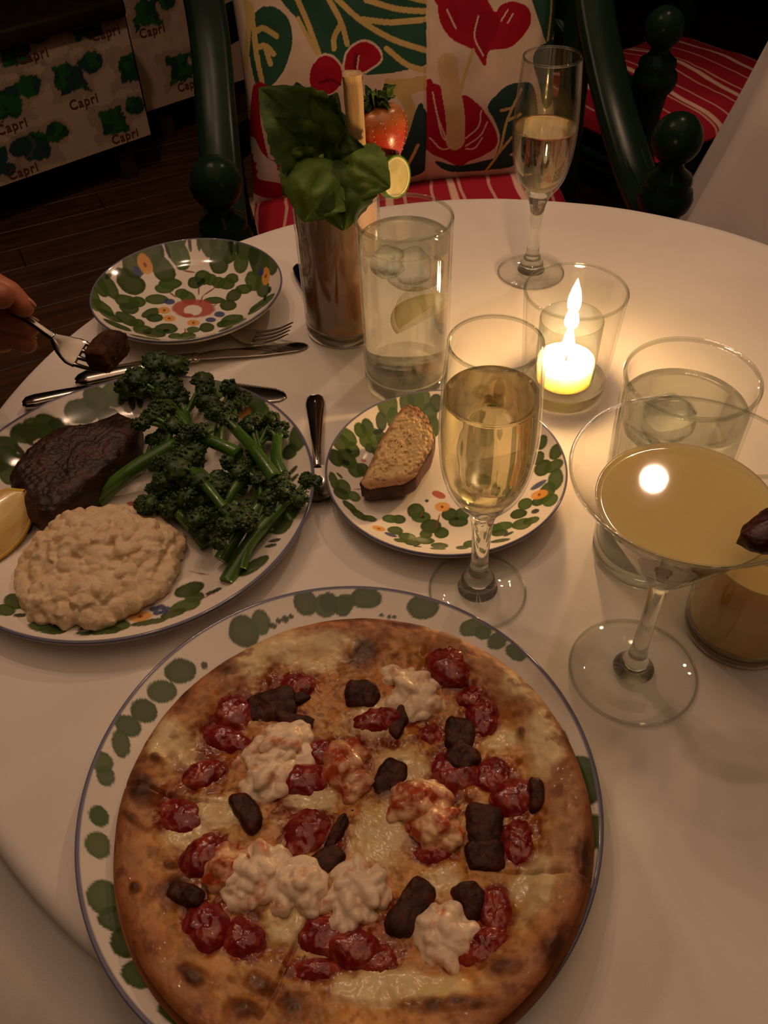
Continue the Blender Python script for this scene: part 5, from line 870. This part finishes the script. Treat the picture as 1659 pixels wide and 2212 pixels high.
# candle in its glass
CG = (.155, .577)
tumbler('candle_glass', 'thick based glass cup around the burning candle', CG, .096, .0400, .0340, .013, None, None, .0020)
def candle():
    t = thing('candle', 'small lit candle burning inside the glass cup', 'candle', (CG[0], CG[1], TZ + .0122))
    mk('wax', *lathe([(0, 0), (.0215, 0), (.0228, .001), (.0234, .019), (.0228, .0205), (.020, .0198), (.012, .0185), (.004, .018), (0, .018)], 48), pm('white_wax', hx('FAF0DE'), hx('F6E8D2'), 20, .4, 0, sss=1.0, sssr=(.05, .035, .02)), t, world=False)
    mk('wax_cup', *lathe([(.0236, 0), (.0243, .058), (.0248, .0592), (.0252, .058), (.0245, 0)], 48), M['rimglass'], t, world=False)
    mk('wick', *tube([(0, 0, .0178), (.0004, 0, .024), (.001, .0003, .029)], [.0008, .0008, .0006], 8, 6), pm('burnt_wick', hx('2a1a10'), None, 40, .9), t, world=False)
    m, nt, p = newmat('candle_flame'); N, L = nt.nodes, nt.links; N.remove(p); e = N.new('ShaderNodeEmission'); e.inputs[0].default_value = (1.0, .56, .24, 1); e.inputs[1].default_value = 860
    L.new(e.outputs[0], N['Material Output'].inputs[0])
    fl = [(0, .0235), (.0022, .0245), (.0042, .0285), (.0050, .033), (.0044, .039), (.0030, .045), (.0014, .050), (0, .0545)]
    mk('flame', *lathe([tuple(q) for q in spline([(*q, 0) for q in fl], 26)[:, :2]], 24), m, t, world=False)
candle()

# ---------------------------------------------------------------- garnish of the brown cocktail
M['basil'] = pm('basil_leaf', hx('4f6a26'), hx('38561c'), 70, .6, .6, 130, spec=.3)
M['basil2'] = pm('basil_leaf_pale', hx('728e3a'), hx('567628'), 60, .6, .6, 130, spec=.3)
def leaf(base, tip, wd, nrm, bend, m, parent, seed=0, cup=.12, nm='leaf'):
    b, e = np.array(base), np.array(tip); d = e - b; L = np.linalg.norm(d); d /= L
    n = np.array(nrm, float); n -= d * (n @ d); n /= np.linalg.norm(n); s = np.cross(d, n)
    nu, nv = 34, 23; u = np.linspace(0, 1, nu); v = np.linspace(-1, 1, nv); U, Vv = np.meshgrid(u, v, indexing='ij')
    wv = wd / 2 * (np.sin(np.pi * U ** .72) ** .8) * (1 + .035 * np.sin(U * 60) * (abs(Vv) > .9))
    wv = np.maximum(wv, .0006)
    h = bend * 4 * U * (1 - U) * L + cup * wv * abs(Vv) ** 1.3 * 2 - .004 * np.exp(-(Vv / .12) ** 2) * np.sin(np.pi * U) + .0016 * np.cos(14 * U - 5 * abs(Vv)) * np.sin(np.pi * U) * abs(Vv) + .004 * fbm(np.stack([U * 3, Vv * 2, U * 0 + seed], -1), 2, seed) * np.sin(np.pi * U)
    P = b + U[..., None] * L * d + (wv * Vv)[..., None] * s + h[..., None] * n
    A = P.reshape(-1, 3); B = A - n * .0005; F = np.vstack([gridF(nu, nv), gridF(nu, nv)[:, ::-1] + nu * nv])
    return mk(nm, np.vstack([A, B]), F, m, parent)
def basil():
    c = (MG[0], MG[1] - .0, TZ + .150); t = thing('basil_sprig', 'bunch of fresh basil leaves standing in the brown cocktail', 'basil', c)
    f = (0, -.72, .69)
    A, B = M['basil'], M['basil2']
    leaf((-0.0287,0.655,0.9115), (-0.0521,0.622,0.8792), .066, f, .22, B, t, 1, -.15)
    leaf((-0.0241,0.655,0.9112), (-0.0216,0.618,0.8722), .060, f, .20, A, t, 2, -.15)
    leaf((-0.0217,0.655,0.9093), (0.0152,0.628,0.9002), .050, f, .20, B, t, 3, -.18)
    leaf((-0.0345,0.662,0.9068), (-0.0667,0.64,0.8927), .050, f, .16, A, t, 4, -.12)
    leaf((-0.0291,0.66,0.9067), (0.0016,0.655,0.9137), .036, f, .15, A, t, 5)
    leaf((-0.0385,0.672,0.9044), (-0.0779,0.668,0.9614), .066, (.3, -.8, .5), .16, A, t, 6, .10)
    leaf((-0.033,0.675,0.9047), (-0.0513,0.68,0.9599), .060, (-.4, -.8, .3), .10, B, t, 7, .12)
    leaf((-0.0304,0.675,0.9064), (-0.0216,0.685,0.9495), .048, (-.7, -.6, .2), .08, A, t, 8, .15)
    leaf((-0.0419,0.665,0.9058), (-0.0697,0.655,0.9445), .040, (.2, -.9, .4), .14, A, t, 9, .12)
    leaf((-0.0495,0.662,0.9001), (-0.0664,0.65,0.9207), .034, (.1, -.9, .4), .12, B, t, 10, .1)
    leaf((-0.0293,0.66,0.9038), (-0.0125,0.68,0.9126), .030, (.2, -.9, .4), .1, A, t, 11, .1)
    for a, b in (((-0.0373,0.675,0.8743), (-0.042,0.68,0.9404)), ((-0.0328,0.675,0.8741), (-0.0319,0.684,0.9435)), ((-0.0411,0.675,0.8745), (-0.0532,0.668,0.937)), ((-0.0299,0.678,0.8725), (-0.0248,0.688,0.9348))):
        mk('sprig_stem', *tube([a, (np.array(a) + np.array(b)) / 2 + np.array([0, -.003, 0]), b], [.0026, .0022, .0014], 8, 10), A, t)
basil()
a, b = np.array((-0.0075,0.672,0.8822)), np.array((-0.0093,0.672,0.9675))
def cane():
    d = (b - a) / np.linalg.norm(b - a); a2 = a - d * .06
    V, F = sweep(np.array([a2 + (b - a2) * s for s in np.linspace(0, 1, 24)]), .0072, .0068, (0, 1, .01), 14, 3.5)
    V = V + .0004 * fbm(V * 120, 2, 3)[:, None]
    tag(mk('sugarcane_stick', V, F, pm('sugarcane', hx('D8B98a'), hx('C4A06c'), 40, .6, .2, 120, stretch=(6, 6, .6)), None, True, loc=tuple(a)), 'pale sugarcane stick standing upright behind the basil', 'stirrer')
cane()
def strawberry():
    c = np.array((0.0107,0.7,0.9127)); t = thing('strawberry', 'red strawberry with green cap on the cocktail rim', 'strawberry', tuple(c))
    ax = np.array([.16, -.10, -.98]); ax /= np.linalg.norm(ax)
    sx = np.cross(ax, [0, 1, 0]); sx /= np.linalg.norm(sx); sy = np.cross(ax, sx)
    pr = [(0, -.0195), (.009, -.0192), (.0170, -.0165), (.0214, -.010), (.0222, -.003), (.0200, .006), (.0150, .0165), (.0090, .0245), (.0035, .0290), (0, .0300)]
    q = spline([(*p, 0) for p in pr], 44)[:, :2]; ns = 60; th = np.linspace(0, 2 * np.pi, ns, endpoint=False)
    V = []; S = []
    for r, z in q:
        for k in th: V.append(c + ax * z + (sx * math.cos(k) + sy * math.sin(k)) * max(r, 1e-5))
    V = np.array(V); zz = np.repeat(q[:, 1], ns)
    col = np.tile(hx('B8281c'), (len(V), 1)); k = sm(.004, -.019, zz + .004 * fbm(V * 60, 2, 2))[:, None]; col = col * (1 - k * .75) + np.array(hx('E09a5a')) * k * .75
    mk('berry', V, gridF(len(q), ns, wv=True), vm('strawberry_skin', .28, .25, 260, coat=.3, sss=.15), t, True, col)
    sd = []; rn = random.Random(2)
    for z in np.linspace(-.012, .021, 9):
        rr = np.interp(z, q[:, 1], q[:, 0]); m_ = max(4, int(rr / .0195 * 13))
        for j in range(m_):
            k = (j + (.5 if int((z + 1) * 1000) % 2 else 0)) * 2 * math.pi / m_; p = c + ax * z + (sx * math.cos(k) + sy * math.sin(k)) * (rr * .995)
            sd.append((ICO[1][0] * .0008 + p, ICO[1][1]))
    mk('seeds', *join(sd), pm('strawberry_seed', hx('D8A850'), None, 40, .4), t)
    top = c - ax * .0195
    for j in range(9):
        k = j * 2 * math.pi / 9 + .2; o = sx * math.cos(k) + sy * math.sin(k)
        leaf(top, top + o * .019 - ax * random.Random(j).uniform(-.002, .016), .0075, -ax, .12, M['basil'], t, j + 20, .1, 'cap_leaf')
strawberry()
lw = (0.0196,0.676,0.886)
citrus_slice(lw, .0165, .0035, (R_(78), R_(-15), R_(48)), 'lime slice wedged on the cocktail rim', pm('lime_rind', hx('4f7a28'), hx('5f8a30'), 60, .35), pm('lime_flesh', hx('D9D0A0'), hx('C4BE86'), 120, .3), False, 'lime_slice', 'lime slice')
gc = (0.1691,0.2564,0.912)
V, F = dome((gc[0] + .010, gc[1], gc[2] - .004), (.020, .004), (-.003, .011), .008, 3, 16, 40, .0025, 110, .2, 7, .4)
tag(mk('dried_fruit', V, F, pm('dried_fruit', hx('4a1612'), hx('2a0d0c'), 90, .4, .6, 200), None, True, loc=gc), 'dark red dried fruit garnish on the rim of the yellow cocktail', 'garnish')

# ---------------------------------------------------------------- cutlery
def along(P, s0, s1, n, tot=60):
    q = spline(P, tot); return q[int(s0 * (tot - 1)):int(s1 * (tot - 1)) + 1]
def fork(P, label, upv=(0, 0, 1), hw=.0125, name='fork', dip=.004):
    P = np.array(P); t = thing(name, label, 'fork', tuple(P[0]), 0, 'steel forks')
    q = spline(P, 120); L = np.r_[0, np.cumsum(np.linalg.norm(np.diff(q, axis=0), axis=1))]; L /= L[-1]
    up_ = np.array(upv, float)
    h = q[L < .66]; s = L[L < .66] / .66
    mk('handle', *sweep(h, np.interp(s, [0, .04, .12, .45, .85, 1], [.004, .009, .0105, .0055, .003, .0034]), np.interp(s, [0, .05, .5, 1], [.0008, .0014, .0016, .0018]), up_, 14), M['steel'], t)
    k = (L >= .65) & (L <= .80); hd = q[k].copy(); s = (L[k] - .65) / .15
    hd = hd - up_ * (dip * np.sin(s * math.pi / 2))[:, None]
    mk('head', *sweep(hd, np.interp(s, [0, .35, .7, 1], [.0033, .0085, .0118, hw]), np.interp(s, [0, 1], [.0017, .0010]), up_, 16), M['steel'], t)
    k = L >= .79; tn = q[k]; s = (L[k] - .79) / .21
    T = tn[-1] - tn[0]; T /= np.linalg.norm(T); sd = np.cross(T, up_); sd /= np.linalg.norm(sd)
    for j in (-1.5, -.5, .5, 1.5):
        p = tn + sd * (j * hw * .52) - up_ * (dip * np.cos(s * math.pi * .5))[:, None]
        mk('tine', *sweep(p, np.interp(s, [0, .8, 1], [.0019, .0015, .0006]), np.interp(s, [0, 1], [.0011, .0006]), up_, 8), M['steel'], t)
    return t
def knife(P, label, hl, blade_w, name='knife', serr=False, hw=.0078, hth=.0048, upv=(0, 0, 1)):
    P = np.array(P); t = thing(name, label, 'knife', tuple(P[0]), 0, 'steel knives')
    q = spline(P, 160); L = np.r_[0, np.cumsum(np.linalg.norm(np.diff(q, axis=0), axis=1))]; L /= L[-1]
    k = L <= hl; s = L[k] / hl
    mk('handle', *sweep(q[k], np.interp(s, [0, .03, .10, .5, .93, 1], [.003, .007, hw * 1.08, hw * .85, hw * .72, hw * .55]), np.interp(s, [0, .03, .1, .6, 1], [.002, .0042, hth, hth * .85, hth * .5]), upv, 16, 2.4), M['steel'], t)
    k = (L >= hl - .005) & (L <= hl + .03); s = np.linspace(0, 1, k.sum())
    mk('bolster', *sweep(q[k], np.interp(s, [0, .5, 1], [hw * .62, hw * .78, hw * .5]), np.interp(s, [0, 1], [hth * .62, .0016]), upv, 12), M['steel'], t)
    k = L >= hl + .02; b = q[k].copy(); s = (L[k] - hl - .02) / (1 - hl - .02); T = b[-1] - b[0]; T /= np.linalg.norm(T); sd = np.cross(T, np.array(upv, float)); sd /= np.linalg.norm(sd)
    wv = np.interp(s, [0, .12, .6, .9, .97, 1], [hw * .5, blade_w * .8, blade_w, blade_w * .92, blade_w * .6, .001])
    if serr: wv = wv + .0006 * (np.arange(len(s)) % 2) * (s > .3)
    b[:, 2] -= np.linspace(0, .0006, len(b))
    mk('blade', *sweep(b, wv, np.full(len(s), .0008), upv, 10, 1.6), M['steel'], t)
    return t
def lay(px): return px
# knife whose blade runs under the fork, fork tucked under the empty plate, steak knife behind the dinner plate
knife([(-.2636, .6116, TZ + .0056), (-.16, .640, TZ + .0052), (-.11, .6485, TZ + .0026), (-.062, .656, TZ + .0018)], 'steel knife with a thick handle lying beside the empty plate', .50, .0085, hw=.0095, hth=.0055)
fork([(-.246, .697, TZ + .0026), (-.18, .682, TZ + .0028), (-.138, .6735, TZ + .0095), (-.110, .6655, TZ + .0100), (-.092, .6625, TZ + .0125), (-.0765, .659, TZ + .0185)], 'steel fork with its handle tucked under the empty plate', hw=.0118)
knife([(-.3017, .5824, TZ + .0060), (-.245, .597, TZ + .0055), (-.17, .602, TZ + .0026), (-.0785, .5825, TZ + .0018)], 'steak knife showing its serrated tip behind the dinner plate', .44, .0105, 'steak_knife', True)
def spoon(label):
    t = thing('teaspoon', label, 'spoon', (-.0541, .581, TZ), 0)
    p = spline([(-.0541, .5812, TZ + .0035), (-.0525, .545, TZ + .005), (-.0503, .505, TZ + .0075), (-.0497, .488, TZ + .006)], 30); s = np.linspace(0, 1, 30)
    mk('handle', *sweep(p, np.interp(s, [0, .03, .12, .3, .6, 1], [.003, .0068, .0083, .0065, .0038, .003]), np.interp(s, [0, .05, 1], [.0009, .0016, .0018]), (0, 0, 1), 14), M['steel'], t)
    mk('handle_ridge', *sweep(p[3:26] + np.array([0, 0, .0016]), np.linspace(.0011, .0006, 23), np.linspace(.0009, .0006, 23), (0, 0, 1), 8), M['steel'], t)
    n, m_ = 20, 36; V = []
    for i in np.linspace(0.02, 1, n):
        for a in np.linspace(0, 2 * math.pi, m_, endpoint=False):
            V.append((-.0485 + i * .0135 * math.cos(a), .4705 + i * .0200 * math.sin(a), TZ + .0012 + .0052 * i ** 2.2))
    V = np.array(V); F = gridF(n, m_, wv=True)
    fixn(mk('bowl', np.vstack([V, V - np.array([0, 0, .0009])]), np.vstack([F, F[:, ::-1] + n * m_]), M['steel'], t))
spoon('small steel spoon between the dinner plate and the bread plate')
sp = (-0.0772,0.7933,0.744)
def dark_handle():
    e = np.array((-0.0614,0.7334,0.744)); st = np.array(sp); P = np.array([st + (e - st) * q for q in np.linspace(0, 1, 24)]); s_ = np.linspace(0, 1, 24)
    V, F = sweep(P, np.interp(s_, [0, .08, .3, 1], [.002, .006, .0072, .0045]), np.interp(s_, [0, .08, .3, 1], [.0015, .0032, .0038, .003]), (0, 0, 1), 16)
    tag(mk('utensil_end', V, F, pm('navy_gloss', hx('141a38'), hx('0e1228'), 30, .2), None, True, loc=tuple(sp)), 'small dark navy rounded piece lying behind the brown cocktail glass', 'utensil')  # stands for the rounded end of a dark utensil handle
dark_handle()

# ---------------------------------------------------------------- held fork, bite of steak and the hand
UPF = np.array([.05, -.45, .89]); UPF = UPF / np.linalg.norm(UPF)
fork([(-0.3512,0.5843,0.852), (-0.3075,0.5839,0.846), (-0.2747,0.5771,0.838), (-0.2519,0.5673,0.825), (-0.2371,0.5609,0.815), (-0.2222,0.5543,0.812), (-0.1992,0.5402,0.815)], 'steel fork held in the hand with a bite of steak on it', tuple(UPF), .0122, dip=.002)
bc = (-0.2066,0.555,0.815)
def bite():
    V = ICO[4][0].copy(); V = np.sign(V) * abs(V) ** .45; V = V / np.max(abs(V)) * np.array([.0105, .0175, .0105]); V = V * (1 + .07 * fbm(V * 160, 4, 4) + .05 * fbm(V * 500, 3, 14))[:, None]
    r = R_(-22); V = np.c_[V[:, 0] * math.cos(r) - V[:, 1] * math.sin(r), V[:, 0] * math.sin(r) + V[:, 1] * math.cos(r), V[:, 2]]
    tag(mk('steak_bite', V + np.array(bc), ICO[4][1], pm('steak_bite_meat', hx('28120a'), hx('54301c'), 160, .75, 1.0, 700, spec=.2, detail=8), None, True, loc=bc), 'bite of brown steak stuck on the raised fork', 'steak')
bite()
def capsule(a, b, ra, rb, n=8):
    a, b = np.array(a), np.array(b); d = b - a; L = np.linalg.norm(d); q = np.linspace(0, math.pi / 2, 6)
    sz = [(-ra * math.cos(k), ra * math.sin(k)) for k in q] + [(L * s, ra + (rb - ra) * s) for s in np.linspace(0, 1, n)[1:-1]] + [(L + rb * math.sin(k), rb * math.cos(k)) for k in q]
    P = np.array([a + d / L * s for s, _ in sz]); r = np.maximum([x for _, x in sz], 2e-4)
    P = P + np.arange(len(P))[:, None] * d / L * 1e-6
    u = (0, 0, 1) if abs(d[2]) < .8 * L else (0, 1, 0)
    return sweep(P, r, r, u, 18)
def hand():
    ch = [
     [((-0.3427,0.6051,0.855), .0105), ((-0.2962,0.5895,0.862), .0100), ((-0.2738,0.5768,0.856), .0092), ((-0.2657,0.5729,0.846), .0084)],     # index
     [((-0.3629,0.581,0.83), .0130), ((-0.3126,0.5592,0.858), .0115), ((-0.2861,0.5628,0.868), .0105), ((-0.2722,0.5588,0.864), .0095)],     # thumb
     [((-0.3517,0.6001,0.838), .0108), ((-0.3104,0.5838,0.838), .0102), ((-0.286,0.5783,0.832), .0094), ((-0.2688,0.5759,0.826), .0084)],     # middle
     [((-0.3566,0.588,0.825), .0104), ((-0.3189,0.58,0.822), .0098), ((-0.2949,0.5796,0.818), .0090), ((-0.2744,0.5741,0.812), .0080)],     # ring
     [((-0.3578,0.5755,0.812), .0094), ((-0.3284,0.5696,0.808), .0088), ((-0.3113,0.5836,0.806), .0080), ((-0.2982,0.5874,0.804), .0072)],    # little
     [((-0.348,0.6086,0.845), .020), ((-0.356,0.5898,0.828), .022), ((-0.358,0.5743,0.815), .018)],                            # knuckles
     [((-0.348,0.6086,0.845), .018), ((-0.4156,0.599,0.825), .025)], [((-0.358,0.5743,0.815), .016), ((-0.4156,0.599,0.825), .024)], [((-0.3629,0.581,0.83), .02), ((-0.4156,0.599,0.825), .025)],
     [((-0.4156,0.599,0.825), .026), ((-0.4537,0.602,0.825), .0235), ((-0.5042,0.5994,0.825), .028), ((-0.6042,0.588,0.825), .037)],
    ]
    parts = []
    for c in ch:
        for (p, r), (q, s) in zip(c[:-1], c[1:]): parts.append(capsule(p, q, r, s))
    o0 = (-0.4156,0.599,0.825)
    t = mk('person', *join(parts), pm('skin', hx('B06a4e'), hx('9c5840'), 25, .5, .15, 260, sss=.2, sssr=(.008, .003, .0015)), None, True, loc=o0)
    rm = t.modifiers.new('fuse', 'REMESH'); rm.mode = 'VOXEL'; rm.voxel_size = .0016; rm.use_smooth_shade = True
    s = t.modifiers.new('soften', 'SMOOTH'); s.factor = .5; s.iterations = 6
    tag(t, "person's bare hand coming in from the left, gripping a fork", 'person')
    for (c, n) in ((ch[0], 0), (ch[2], 1), (ch[3], 2)):
        (p, r), (q, s_) = c[-2], c[-1]; p, q = np.array(p), np.array(q); d = (q - p) / np.linalg.norm(q - p); up_ = np.array([.1, .55, .8]); up_ -= d * (up_ @ d); up_ /= np.linalg.norm(up_); sd = np.cross(d, up_)
        V = ICO[3][0].copy(); V = q + d * .001 + up_ * (s_ * .82) + V[:, :1] * d * .0055 + V[:, 1:2] * sd * .0046 + V[:, 2:] * up_ * .0016
        mk('fingernail', V, ICO[3][1], pm('fingernail', hx('C48a74'), hx('B87c66'), 30, .3, 0, coat=.2), t)
    P = spline([(-0.4972,0.6002,0.825), (-0.5526,0.5936,0.825), (-0.6553,0.5826,0.825), (-0.8421,0.6505,0.77)], 30)
    V, F = sweep(P, np.linspace(.037, .062, 30), np.linspace(.035, .058, 30), (0, 0, 1), 40); V = V + .003 * fbm(V * 30, 3, 2)[:, None]
    mk('sleeve', V, F, pm('dark_sleeve', hx('1c1e26'), hx('14161c'), 60, .85, .3, 300), t)
hand()
